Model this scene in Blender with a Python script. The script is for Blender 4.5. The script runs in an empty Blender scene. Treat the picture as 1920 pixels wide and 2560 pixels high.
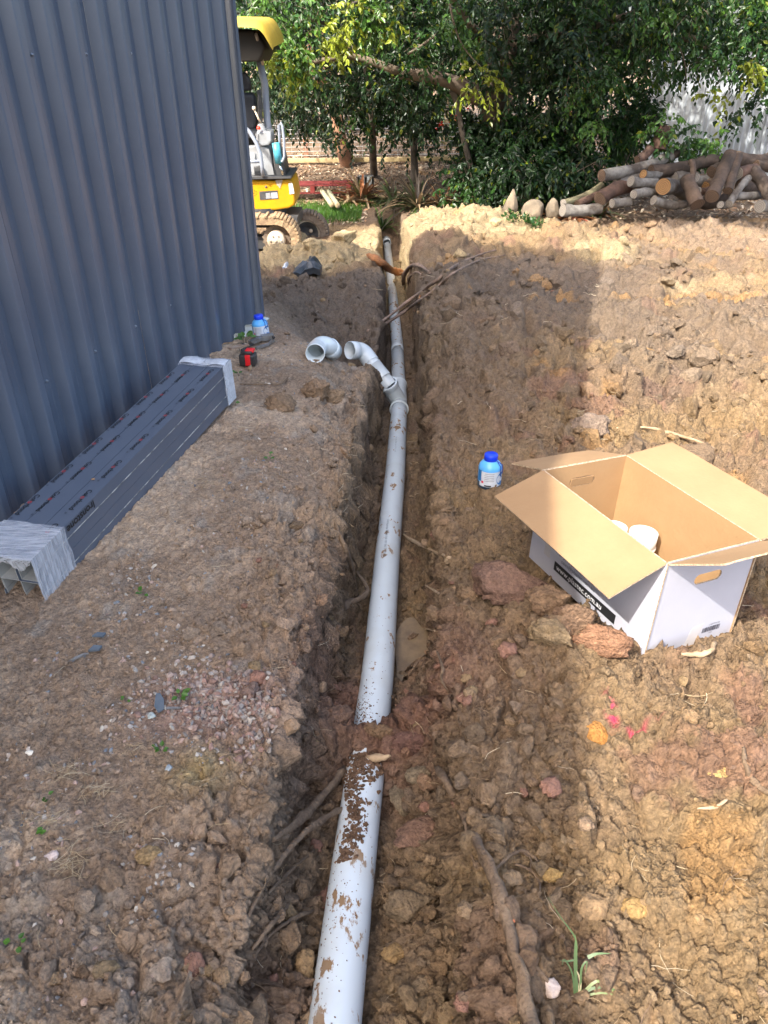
import bpy, bmesh, math, random
import numpy as np
from mathutils import Vector, Matrix

random.seed(7)
rs = np.random.RandomState(11)
scn = bpy.context.scene

# ------------------------------------------------------------------ camera
F, TH, RO, H = 1923.0, math.radians(31), math.radians(-0.8), 1.45
_fw = np.array([0, math.cos(TH), -math.sin(TH)])
_up = np.array([0, math.sin(TH), math.cos(TH)])
_r = np.array([1.0, 0, 0])
RX = _r * math.cos(RO) + _up * math.sin(RO)
UX = _up * math.cos(RO) - _r * math.sin(RO)
CAM = np.array([0, 0, H])
cd = bpy.data.cameras.new('camera')
cam = bpy.data.objects.new('camera', cd)
scn.collection.objects.link(cam)
m = Matrix.Identity(4)
for i in range(3):
    m[i][0] = RX[i]; m[i][1] = UX[i]; m[i][2] = -_fw[i]; m[i][3] = CAM[i]
cam.matrix_world = m
cd.sensor_fit = 'HORIZONTAL'; cd.sensor_width = 36; cd.lens = 36 * F / 1920
cd.clip_start = 0.05; cd.clip_end = 500
scn.camera = cam

# ------------------------------------------------------------------ sky, sun, exposure
SUN_EL, SUN_AZ = math.radians(47), math.radians(41)      # light travels toward azimuth 41 deg (from +Y towards +X)
w = bpy.data.worlds.new('World'); scn.world = w; w.use_nodes = True
nt = w.node_tree
bgn = nt.nodes['Background']; bgn.inputs['Strength'].default_value = 0.15
sky = nt.nodes.new('ShaderNodeTexSky'); sky.sky_type = 'NISHITA'; sky.sun_disc = False
sky.sun_elevation = SUN_EL
sky.sun_rotation = SUN_AZ + math.pi
sky.air_density = 0.9; sky.dust_density = 4.5; sky.ozone_density = 0.3
nt.links.new(sky.outputs[0], bgn.inputs['Color'])
sd = bpy.data.lights.new('sun', 'SUN'); sd.energy = 2.0; sd.angle = math.radians(0.55); sd.color = (1.0, 0.95, 0.87)
so = bpy.data.objects.new('sun', sd); scn.collection.objects.link(so)
trav = Vector((math.sin(SUN_AZ) * math.cos(SUN_EL), math.cos(SUN_AZ) * math.cos(SUN_EL), -math.sin(SUN_EL)))
so.rotation_euler = trav.to_track_quat('-Z', 'Y').to_euler()
so.location = (-5, -5, 9)
scn.view_settings.view_transform = 'Standard'; scn.view_settings.look = 'None'
scn.view_settings.gamma = 1; scn.view_settings.use_curve_mapping = False
scn.view_settings.exposure = 2.08

# ------------------------------------------------------------------ helpers
def ray(x, y): return _fw + RX * (x - 960) / F + UX * (1280 - y) / F
def at_depth(x, y, Z): return CAM + ray(x, y) * Z
def at_z(x, y, z):
    d = ray(x, y); return CAM + d * ((z - H) / d[2])
def at_y(x, y, Y):
    d = ray(x, y); return CAM + d * (Y / d[1])

def sstep(a, b, x):
    t = np.clip((np.asarray(x, float) - a) / (b - a), 0, 1); return t * t * (3 - 2 * t)

# hash noise
def _hash(ix, iy, iz, seed):
    h = (ix.astype(np.uint32) * np.uint32(374761393)) ^ (iy.astype(np.uint32) * np.uint32(668265263)) ^ (iz.astype(np.uint32) * np.uint32(2147483647)) ^ np.uint32((seed * 1274126177) & 0xffffffff)
    h ^= h >> np.uint32(13); h *= np.uint32(1274126177); h ^= h >> np.uint32(16); h *= np.uint32(2246822519); h ^= h >> np.uint32(13)
    return h
def vnoise(x, y, z, seed=0):
    x = np.asarray(x, float); y = np.asarray(y, float) + 0 * x; z = np.asarray(z, float) + 0 * x
    ix = np.floor(x).astype(np.int64); iy = np.floor(y).astype(np.int64); iz = np.floor(z).astype(np.int64)
    fx = x - ix; fy = y - iy; fz = z - iz
    fx = fx * fx * (3 - 2 * fx); fy = fy * fy * (3 - 2 * fy); fz = fz * fz * (3 - 2 * fz)
    out = 0
    for dx in (0, 1):
        for dy in (0, 1):
            for dz in (0, 1):
                h = _hash(ix + dx, iy + dy, iz + dz, seed).astype(np.float64) / 4294967295.0
                out = out + h * (fx if dx else 1 - fx) * (fy if dy else 1 - fy) * (fz if dz else 1 - fz)
    return out
def fbm(x, y, z=0.0, seed=0, oct=4, gain=.5):
    a, s, t = 1.0, 0.0, 0.0
    for i in range(oct):
        s = s + a * vnoise(np.asarray(x) * 2 ** i, np.asarray(y) * 2 ** i, np.asarray(z) * 2 ** i, seed + i * 17); t += a; a *= gain
    return s / t
def worley(P, scale, seed):
    """F1, F2 (in cell units) and a random number per cell, for points P (n,3)."""
    n = len(P); f1 = np.empty(n, np.float32); f2 = np.empty(n, np.float32); idr = np.empty(n, np.float32); tl = np.empty(n, np.float32)
    for a in range(0, n, 150000):
        q = (P[a:a + 150000] / scale).astype(np.float32); c = np.floor(q).astype(np.int32)
        b1 = np.full(len(q), 9, np.float32); b2 = b1.copy(); bi = np.zeros(len(q), np.float32); bt = bi.copy()
        for dx in (-1, 0, 1):
            for dy in (-1, 0, 1):
                for dz in (-1, 0, 1):
                    cx = c[:, 0] + dx; cy = c[:, 1] + dy; cz = c[:, 2] + dz
                    h = _hash(cx, cy, cz, seed)
                    px = cx + (h & np.uint32(1023)).astype(np.float32) / 1023
                    py = cy + ((h >> np.uint32(10)) & np.uint32(1023)).astype(np.float32) / 1023
                    pz = cz + ((h >> np.uint32(20)) & np.uint32(1023)).astype(np.float32) / 1023
                    d = (px - q[:, 0]) ** 2 + (py - q[:, 1]) ** 2 + (pz - q[:, 2]) ** 2
                    nw = d < b1
                    b2 = np.where(nw, b1, np.minimum(b2, d)); b1 = np.where(nw, d, b1)
                    bi = np.where(nw, (h % np.uint32(997)).astype(np.float32) / 997, bi)
                    a1 = (h % np.uint32(251)).astype(np.float32) / 125.5 - 1; a2 = (h % np.uint32(239)).astype(np.float32) / 119.5 - 1; a3 = (h % np.uint32(227)).astype(np.float32) / 113.5 - 1
                    bt = np.where(nw, (q[:, 0] - px) * a1 + (q[:, 1] - py) * a2 + (q[:, 2] - pz) * a3, bt)
        f1[a:a + len(q)] = np.sqrt(b1); f2[a:a + len(q)] = np.sqrt(b2); idr[a:a + len(q)] = bi; tl[a:a + len(q)] = bt
    return f1, f2, idr, tl

# ---- materials
def mat(name, col=(.5, .5, .5), rough=.6, col2=None, nscale=8, bump=0.0, bscale=60, metal=0, spec=.5, attr=None, trans=None, coat=0, detail=6, stretch=None, ramp=(.35, .65)):
    m = bpy.data.materials.new(name); m.use_nodes = True
    n = m.node_tree; b = n.nodes['Principled BSDF']; L = n.links.new
    b.inputs['Roughness'].default_value = rough; b.inputs['Metallic'].default_value = metal
    b.inputs['Specular IOR Level'].default_value = spec; b.inputs['Coat Weight'].default_value = coat
    b.inputs['Base Color'].default_value = (*col, 1)
    tc = n.nodes.new('ShaderNodeTexCoord'); src = tc.outputs['Object']
    if stretch:
        mp = n.nodes.new('ShaderNodeMapping'); mp.inputs['Scale'].default_value = stretch
        L(src, mp.inputs['Vector']); src = mp.outputs['Vector']
    cout = None
    if attr:
        a = n.nodes.new('ShaderNodeAttribute'); a.attribute_name = attr; cout = a.outputs['Color']
    if col2 is not None:
        nz = n.nodes.new('ShaderNodeTexNoise'); nz.inputs['Scale'].default_value = nscale; nz.inputs['Detail'].default_value = detail
        nz.inputs['Roughness'].default_value = .65
        L(src, nz.inputs['Vector'])
        rp = n.nodes.new('ShaderNodeMapRange'); rp.inputs['From Min'].default_value = ramp[0]; rp.inputs['From Max'].default_value = ramp[1]
        L(nz.outputs['Fac'], rp.inputs['Value'])
        mx = n.nodes.new('ShaderNodeMix'); mx.data_type = 'RGBA'
        L(rp.outputs[0], mx.inputs[0])
        if cout is not None:
            mm = n.nodes.new('ShaderNodeMix'); mm.data_type = 'RGBA'; mm.blend_type = 'MULTIPLY'; mm.inputs[0].default_value = 1
            mx.inputs[6].default_value = (*col, 1); mx.inputs[7].default_value = (*col2, 1)
            L(cout, mm.inputs[6]); L(mx.outputs[2], mm.inputs[7]); cout = mm.outputs[2]
        else:
            mx.inputs[6].default_value = (*col, 1); mx.inputs[7].default_value = (*col2, 1); cout = mx.outputs[2]
    if cout is not None: L(cout, b.inputs['Base Color'])
    if bump:
        nb = n.nodes.new('ShaderNodeTexNoise'); nb.inputs['Scale'].default_value = bscale; nb.inputs['Detail'].default_value = 5
        L(src, nb.inputs['Vector'])
        bp = n.nodes.new('ShaderNodeBump'); bp.inputs['Strength'].default_value = bump; bp.inputs['Distance'].default_value = .01
        L(nb.outputs['Fac'], bp.inputs['Height']); L(bp.outputs['Normal'], b.inputs['Normal'])
    if trans:
        t = n.nodes.new('ShaderNodeBsdfTranslucent'); ms = n.nodes.new('ShaderNodeMixShader'); ms.inputs[0].default_value = trans
        if cout is not None: L(cout, t.inputs['Color'])
        else: t.inputs['Color'].default_value = (*col, 1)
        L(b.outputs[0], ms.inputs[1]); L(t.outputs[0], ms.inputs[2])
        L(ms.outputs[0], n.nodes['Material Output'].inputs['Surface'])
    return m

def link(o, parent=None):
    scn.collection.objects.link(o)
    if parent is not None: o.parent = parent
    return o
def tag(o, label=None, cat=None, group=None, kind=None):
    if label: o['label'] = label
    if cat: o['category'] = cat
    if group: o['group'] = group
    if kind: o['kind'] = kind
    return o
def thing(name, label, cat, loc=(0, 0, 0), rz=0, group=None):
    o = bpy.data.objects.new(name, None); o.location = loc; o.rotation_euler = (0, 0, rz); o.empty_display_size = .1
    link(o); return tag(o, label, cat, group)
def mesh_np(name, V, Fc, material, parent=None, smooth=True, cols=None, mi=None):
    """V (n,3); Fc (k,3|4) int array"""
    me = bpy.data.meshes.new(name)
    V = np.ascontiguousarray(V, np.float32); Fc = np.ascontiguousarray(Fc, np.int32)
    k = Fc.shape[1]
    me.vertices.add(len(V)); me.vertices.foreach_set('co', V.ravel())
    me.loops.add(Fc.size); me.loops.foreach_set('vertex_index', Fc.ravel())
    me.polygons.add(len(Fc)); me.polygons.foreach_set('loop_start', np.arange(0, Fc.size, k, dtype=np.int32))
    try: me.polygons.foreach_set('loop_total', np.full(len(Fc), k, np.int32))
    except Exception: pass
    mats = material if isinstance(material, (list, tuple)) else [material]
    for mm in mats: me.materials.append(mm)
    if mi is not None: me.polygons.foreach_set('material_index', np.asarray(mi, np.int32))
    me.update(calc_edges=True)
    me.polygons.foreach_set('use_smooth', np.full(len(Fc), smooth))
    if cols is not None:
        a = me.color_attributes.new('Col', 'FLOAT_COLOR', 'POINT')
        c = np.ones((len(V), 4), np.float32); c[:, :3] = cols; a.data.foreach_set('color', c.ravel())
    me.validate()
    o = bpy.data.objects.new(name, me); return link(o, parent)

class MB:
    """collects polygons; world/local coordinates"""
    def __init__(s): s.v = []; s.f = []; s.m = []; s.sm = []
    def add(s, vs, fs, mi=0, smooth=False):
        o = len(s.v); s.v += [tuple(float(c) for c in v) for v in vs]
        for f in fs: s.f.append([i + o for i in f]); s.m.append(mi); s.sm.append(smooth)
        return s
    def box(s, c, size, R=None, mi=0, bev=0):
        hx, hy, hz = [q / 2 for q in size]; c = Vector(c)
        if bev <= 0:
            vs = [Vector((x, y, z)) for z in (-hz, hz) for y in (-hy, hy) for x in (-hx, hx)]
            fs = [(0, 2, 3, 1), (4, 5, 7, 6), (0, 1, 5, 4), (2, 6, 7, 3), (0, 4, 6, 2), (1, 3, 7, 5)]
        else:
            b = min(bev, hx * .9, hy * .9, hz * .9)
            bm = bmesh.new(); bmesh.ops.create_cube(bm, size=1)
            for v in bm.verts: v.co = Vector((v.co.x * 2 * hx, v.co.y * 2 * hy, v.co.z * 2 * hz))
            bmesh.ops.bevel(bm, geom=bm.edges[:], offset=b, segments=2, affect='EDGES', profile=.6)
            bm.verts.ensure_lookup_table(); vs = [v.co.copy() for v in bm.verts]; fs = [[v.index for v in f.verts] for f in bm.faces]; bm.free()
        if R is not None: vs = [R @ v for v in vs]
        return s.add([v + c for v in vs], fs, mi, bev > 0)
    def tube(s, pts, r, n=12, mi=0, caps=True, noise=0, seed=0, smooth=True):
        pts = [Vector(p) for p in pts]; k = len(pts)
        rr = r if isinstance(r, (list, tuple)) else [r] * k
        if len(rr) == 2 and k != 2: rr = [rr[0] + (rr[1] - rr[0]) * i / (k - 1) for i in range(k)]
        T = [(pts[min(i + 1, k - 1)] - pts[max(i - 1, 0)]).normalized() for i in range(k)]
        a = Vector((0, 0, 1)) if abs(T[0].z) < .9 else Vector((1, 0, 0))
        N = (a - T[0] * a.dot(T[0])).normalized(); vs = []
        rnd = random.Random(seed)
        ph = [rnd.uniform(0, 6.3) for _ in range(6)]
        for i in range(k):
            N = (N - T[i] * N.dot(T[i])).normalized(); B = T[i].cross(N)
            for j in range(n):
                t = 2 * math.pi * j / n
                q = rr[i] * (1 + noise * (math.sin(2 * t + ph[0] + i * .7) + .6 * math.sin(3 * t + ph[1] + i * 1.3) + .5 * math.sin(5 * t + ph[2] - i * .9) + rnd.uniform(-.5, .5)))
                vs.append(pts[i] + N * math.cos(t) * q + B * math.sin(t) * q)
        fs = [(i * n + j, i * n + (j + 1) % n, (i + 1) * n + (j + 1) % n, (i + 1) * n + j) for i in range(k - 1) for j in range(n)]
        s.add(vs, fs, mi, smooth)
        if caps:
            s.add(vs[:n], [list(range(n))[::-1]], mi, False); s.add(vs[-n:], [list(range(n))], mi, False)
        return s
    def lathe(s, prof, org, axis=(0, 0, 1), n=24, mi=0):
        """prof [(r,h)...] around axis from org"""
        ax = Vector(axis).normalized(); a = Vector((0, 0, 1)) if abs(ax.z) < .9 else Vector((1, 0, 0))
        N = (a - ax * a.dot(ax)).normalized(); B = ax.cross(N); org = Vector(org); vs = []
        for r, h in prof:
            for j in range(n):
                t = 2 * math.pi * j / n; vs.append(org + ax * h + N * math.cos(t) * r + B * math.sin(t) * r)
        fs = [(i * n + j, i * n + (j + 1) % n, (i + 1) * n + (j + 1) % n, (i + 1) * n + j) for i in range(len(prof) - 1) for j in range(n)]
        s.add(vs, fs, mi, True); return s
    def prism(s, poly, ext, mi=0):
        """poly list of 3D points (planar), ext vector"""
        n = len(poly); a = [Vector(p) for p in poly]; e = Vector(ext); b = [p + e for p in a]
        s.add(a + b, [list(range(n))[::-1], [n + i for i in range(n)]] + [(i, (i + 1) % n, n + (i + 1) % n, n + i) for i in range(n)], mi)
        return s
    def build(s, name, mats, parent=None, edge=None, cols=None):
        me = bpy.data.meshes.new(name)
        inv = None
        me.from_pydata(s.v, [], s.f)
        for mm in (mats if isinstance(mats, (list, tuple)) else [mats]): me.materials.append(mm)
        for p, a, b in zip(me.polygons, s.m, s.sm): p.material_index = a; p.use_smooth = b
        me.update()
        bm = bmesh.new(); bm.from_mesh(me); bmesh.ops.remove_doubles(bm, verts=bm.verts, dist=1e-5); bmesh.ops.recalc_face_normals(bm, faces=bm.faces); bm.to_mesh(me); bm.free()
        o = bpy.data.objects.new(name, me); link(o, parent)
        if parent is not None and parent.parent is None:
            o.matrix_parent_inverse = parent.matrix_basis.inverted()
        elif parent is not None:
            o.matrix_parent_inverse = (parent.parent.matrix_basis @ parent.matrix_parent_inverse @ parent.matrix_basis).inverted() if False else Matrix.Identity(4)
        return o

_txt = {}
def text_mesh(s, size, spacing=1.0, bold=0):
    key = (s, size, spacing, bold)
    if key in _txt: return _txt[key]
    cu = bpy.data.curves.new('txt', 'FONT'); cu.body = s; cu.size = size; cu.space_character = spacing; cu.resolution_u = 3; cu.offset = bold
    ob = bpy.data.objects.new('txt', cu); scn.collection.objects.link(ob)
    bpy.context.view_layer.update()
    dg = bpy.context.evaluated_depsgraph_get()
    me = bpy.data.meshes.new_from_object(ob.evaluated_get(dg))
    wdt = max((v.co.x for v in me.vertices), default=0)
    bpy.data.objects.remove(ob); bpy.data.curves.remove(cu)
    _txt[key] = (me, wdt); return me, wdt
def put_text(s, size, org, xd, yd, material, parent, name='lettering', spacing=1.0, bold=0, bend=None):
    me, wdt = text_mesh(s, size, spacing, bold)
    me = me.copy(); me.name = name; me.materials.clear(); me.materials.append(material)
    xd = Vector(xd).normalized(); yd = Vector(yd).normalized(); zd = xd.cross(yd)
    if bend:   # wrap round a cylinder whose axis is xd: radius bend, org on its top line
        for v in me.vertices:
            t = v.co.y / bend; p = Vector(org) + xd * v.co.x + yd * (math.sin(t) * bend) + zd * ((math.cos(t) - 1) * bend); v.co = p
    else:
        for v in me.vertices: v.co = Vector(org) + xd * v.co.x + yd * v.co.y + zd * v.co.z
    o = bpy.data.objects.new(name, me); link(o, parent)
    if parent is not None and parent.type == 'EMPTY': o.matrix_parent_inverse = parent.matrix_basis.inverted()
    return o

# ------------------------------------------------------------------ the lie of the land
PIPE = [(-.135, -.3, -.20), (-.128, .5, -.235), (-.115, .81, -.25), (-.079, 1.3, -.292), (-.031, 1.912, -.357), (.010, 2.761, -.454), (.064, 3.721, -.542), (.115, 4.922, -.677), (.143, 6.884, -.876), (.130, 9.5, -1.01), (.102, 12.45, -1.12)]
_py = [p[1] for p in PIPE]
def pipe_x(y): return np.interp(y, _py, [p[0] for p in PIPE])
def pipe_z(y): return np.interp(y, _py, [p[2] for p in PIPE])
def PUDM(x, y): return np.clip(1 - ((x - pipe_x(y) - .120) / .070) ** 2 - ((np.asarray(y) - 2.12) / .20) ** 2, 0, 1)
PUDZ = -.434
def G(x, y, cx, cy, sx, sy): return np.exp(-((x - cx) / sx) ** 2 - ((y - cy) / sy) ** 2)
def hbase(x, y):
    x = np.asarray(x, float); y = np.asarray(y, float)
    g = np.interp(y, [-2, 0, 1.5, 3, 5, 7, 9.5, 12.4, 15, 18, 30, 200], [0, 0, 0, -.05, -.22, -.45, -.66, -.74, -.7, -.55, -.4, -.2])
    pad = np.interp(y, [1.2, 3.3, 4.7, 6.0, 7.6], [0, .14, .22, .17, .0])
    sh = .30 * sstep(4.2, 4.9, y)
    g = g + pad * sstep(-.16 - sh, -.50 - sh, x) - .50 * G(x, y, -.17, 5.10, .20, .42) + .12 * G(x, y, -.95, 8.95, .5, .3)
    # spoil on the right and beyond
    g = g + .10 * sstep(.24, .55, x) * sstep(2.6, 4.2, y) * (1 - sstep(8.5, 10, y))
    g = g + .16 * G(x, y, .75, 5.9, .55, 1.3) + .08 * G(x, y, 1.9, 5.0, .8, .8) - .05 * G(x, y, 1.5, 3.3, .5, .5)
    g = g + .40 * G(x, y, .95, 10.3, .95, .95) + .22 * G(x, y, .55, 8.4, .5, .8) + .22 * G(x, y, 2.1, 9.0, .7, .9)
    g = g + .20 * G(x, y, 3.8, 10.2, 1.6, .6) + .12 * G(x, y, 3.3, 7.2, 1.0, 1.0) + .16 * G(x, y, -.55, 8.8, .45, .5) + .16 * G(x, y, -.28, 7.0, .35, .9)
    g = g + .08 * G(x, y, -.30, 3.75, .10, .45)
    # mound of clods in front of the carton
    g = g + .12 * G(x, y, .50, 1.62, .16, .16) + .06 * G(x, y, .66, 1.30, .2, .2) + .06 * G(x, y, .36, 1.95, .10, .25)
    g = g - .035 * G(x, y, .33, 1.0, .05, .6) - .02 * G(x, y, .85, 1.95, .3, .35)
    g = g + .05 * (fbm(x * 1.7, y * 1.7, 0, 3, 3) - .5) * (1 - .5 * sstep(-.1, -.4, x)) * sstep(.2, .6, np.abs(x - pipe_x(y)) + .2)
    g = g + .11 * (fbm(x * 1.25 + 3, y * 1.25, 0, 14, 4) - .5) * 2 * sstep(.3, .9, x) * sstep(2.8, 4.0, y) * (1 - sstep(10.5, 11.2, y))
    # left edge crumble
    g = g + .03 * G(x, y, -.32, 1.9, .1, .5) - .05 * G(x, y, -.36, .78, .06, .08)
    # trench
    wob = .035 * (fbm(y * 2.3, x * 0, 0, 9, 3) - .5) * 2
    wobr = .04 * (fbm(y * 2.1, x * 0 + 4.4, 0, 12, 3) - .5) * 2
    off = x - pipe_x(y)
    el = np.interp(y, [0, 1, 2, 4, 6], [-.19, -.17, -.145, -.15, -.14]) + wob
    er = np.interp(y, [0, 1, 1.5, 3, 6, 8], [.26, .25, .215, .175, .175, .2]) + wobr
    c1 = sstep(el - .022, el + .022, off); c2 = 1 - sstep(er - .03, er + .04, off)
    T = c1 * c2 * (1 - sstep(12.6, 13.1, y))
    fl = pipe_z(y) - .062
    fl = fl + .150 * G(off, y, .03, 1.585, .30, .085) + .03 * G(off, y, -.1, 1.75, .06, .2)
    fl = fl + .10 * G(off, y, .17, 1.3, .06, .6) + .07 * G(off, y, -.12, 1.0, .05, .5) + .05 * G(off, y, .17, 3.4, .05, 1.6) + .04 * G(off, y, -.13, 3.0, .04, 1.5)
    fl = fl + .10 * G(off, y, .1, 9.3, .3, .25) + .03 * (fbm(x * 9, y * 9, 0, 31, 3) - .5)
    fl = np.where(PUDM(x, y) > .01, np.minimum(fl, PUDZ - .012 * PUDM(x, y)), fl)
    fl = np.minimum(fl, g)
    z = g * (1 - T) + fl * T
    return z
def on(x, y, dz=0.0):
    """point where the sight line through pixel x,y of the photograph meets the ground"""
    d = ray(x, y); t0 = .3; prev = 1
    ts = np.concatenate([np.arange(.6, 6, .01), np.arange(6, 40, .03)])
    P = CAM[None] + d[None] * ts[:, None]
    below = P[:, 2] < hbase(P[:, 0], P[:, 1]) + dz
    i = int(np.argmax(below)) if below.any() else len(ts) - 1
    p = P[i].copy(); return p

# ---- colours of the soil
TAN = np.array([.285, .195, .105]); LTAN = np.array([.37, .285, .165]); BRN = np.array([.225, .155, .10]); DRK = np.array([.165, .125, .092])
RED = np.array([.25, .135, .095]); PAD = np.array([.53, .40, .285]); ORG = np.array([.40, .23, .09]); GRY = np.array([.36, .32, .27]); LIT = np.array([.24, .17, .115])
def soil(x, y, z, r1, r2):
    x = np.asarray(x, float)
    n1 = fbm(x * 2.2, y * 2.2, z * 2, 51, 4); n2 = fbm(x * 5, y * 5, z * 5, 52, 4); n3 = fbm(x * 1.1, y * 1.1, 0, 53, 3); n4 = fbm(x * 11, y * 11, z * 11, 54, 3)
    off = x - pipe_x(y)
    def mixc(c, col, wt): return c * (1 - wt[:, None]) + col[None] * wt[:, None]
    c = np.tile(TAN, (len(x), 1))
    c = mixc(c, BRN, sstep(.42, .60, n1) * .8)
    c = mixc(c, RED, sstep(.60, .68, n2) * .6)
    # trench walls and banks browner, right foreground sandy
    nearb = sstep(.75, .30, np.abs(off - .05)) * .65
    c = mixc(c, BRN, nearb * sstep(.35, .6, n2 + .1))
    # left pad
    pad = sstep(-.12, -.30, off + .1 * (n2 - .5)) * (1 - sstep(5.0, 5.8, y + (n1 - .5)))
    c = mixc(c, PAD, pad * .95)
    padb = pad * sstep(.43, .62, n1 * .55 + n2 * .45 + .18 * sstep(-.42, -.2, x) + .06 * sstep(1.3, .9, y) + .05)
    c = mixc(c, np.array([.29, .205, .14]), padb * .75)
    c = mixc(c, np.array([.36, .235, .20]), pad * sstep(.17, .05, np.abs(y - 1.45 + .3 * (n3 - .5))) * sstep(-.75, -.45, x) * .7)
    c = mixc(c, GRY, pad * sstep(.60, .70, n4) * .5)
    # grey-brown topsoil heaps
    dk = np.clip(G(x, y, -.45, 6.3, .65, 1.35) * 1.5 * (x < .1) + G(x, y, 1.15, 6.8, 1.1, 1.15) * 1.3 + G(x, y, 1.1, 5.2, .8, .9) * .95 + G(x, y, .55, 4.0, .35, .7) * .6 + G(x, y, 2.7, 7.0, 1.2, .6) * .5, 0, 1)
    c = mixc(c, DRK, dk * sstep(.25, .5, n2 + .05 + .15 * dk))
    c = mixc(c, DRK * 1.15, sstep(.50, .60, fbm(x * 1.3 + 9, y * 1.3, 0, 57, 4)) * sstep(.9, 1.6, x) * sstep(3.2, 4.2, y) * (1 - sstep(10.5, 11.3, y)) * .75)
    # bright sandy clay heap at the far end and by the digger
    br = np.clip(G(x, y, .9, 10.2, 1.35, 1.0) * 1.6 + G(x, y, -.6, 8.9, .8, .75) * 1.5 + G(x, y, 2.3, 8.1, .5, .8) * .8 + G(x, y, 2.6, 6.1, .9, .7) * .55, 0, 1)
    c = mixc(c, LTAN, sstep(.35, .6, br * .8 + .25 * (n2 - .3)))
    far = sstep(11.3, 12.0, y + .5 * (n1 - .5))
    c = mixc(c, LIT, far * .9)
    c = mixc(c, np.array([.30, .215, .145]), sstep(2.4, 4, x) * sstep(7.4, 8.6, y) * (1 - far) * .6)
    c = mixc(c, ORG, sstep(.69, .76, fbm(x * 3, y * 3, 0, 77, 3)) * sstep(.2, .5, x) * .55)
    c = mixc(c, RED * .9, np.clip(G(off, y, .1, 1.6, .25, .14) * 1.2 + G(off, y, -.1, 1.8, .1, .14), 0, 1) * .8)
    c = mixc(c, np.array([.45, .33, .16]), G(x, y, -.44, 1.22, .07, .06) * .9)
    c = c * (.78 + .44 * r1[:, None]) * (1 + .10 * (r2[:, None] - .5) * np.array([1, 0, -1.3])[None])
    # fluorescent marking paint
    pk = np.clip(G(x, y, .555, 1.372, .011, .034) * 1.6, 0, 1) * sstep(.49, .53, fbm(x * 60, y * 60, 0, 66, 3)) * .9
    pk = np.maximum(pk, np.clip(G(x, y, .60, 1.315, .035, .006) * 1.6, 0, 1) * sstep(.45, .6, n4))
    c = mixc(c, np.array([.75, .06, .16]), np.clip(pk, 0, 1))
    return c

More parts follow.
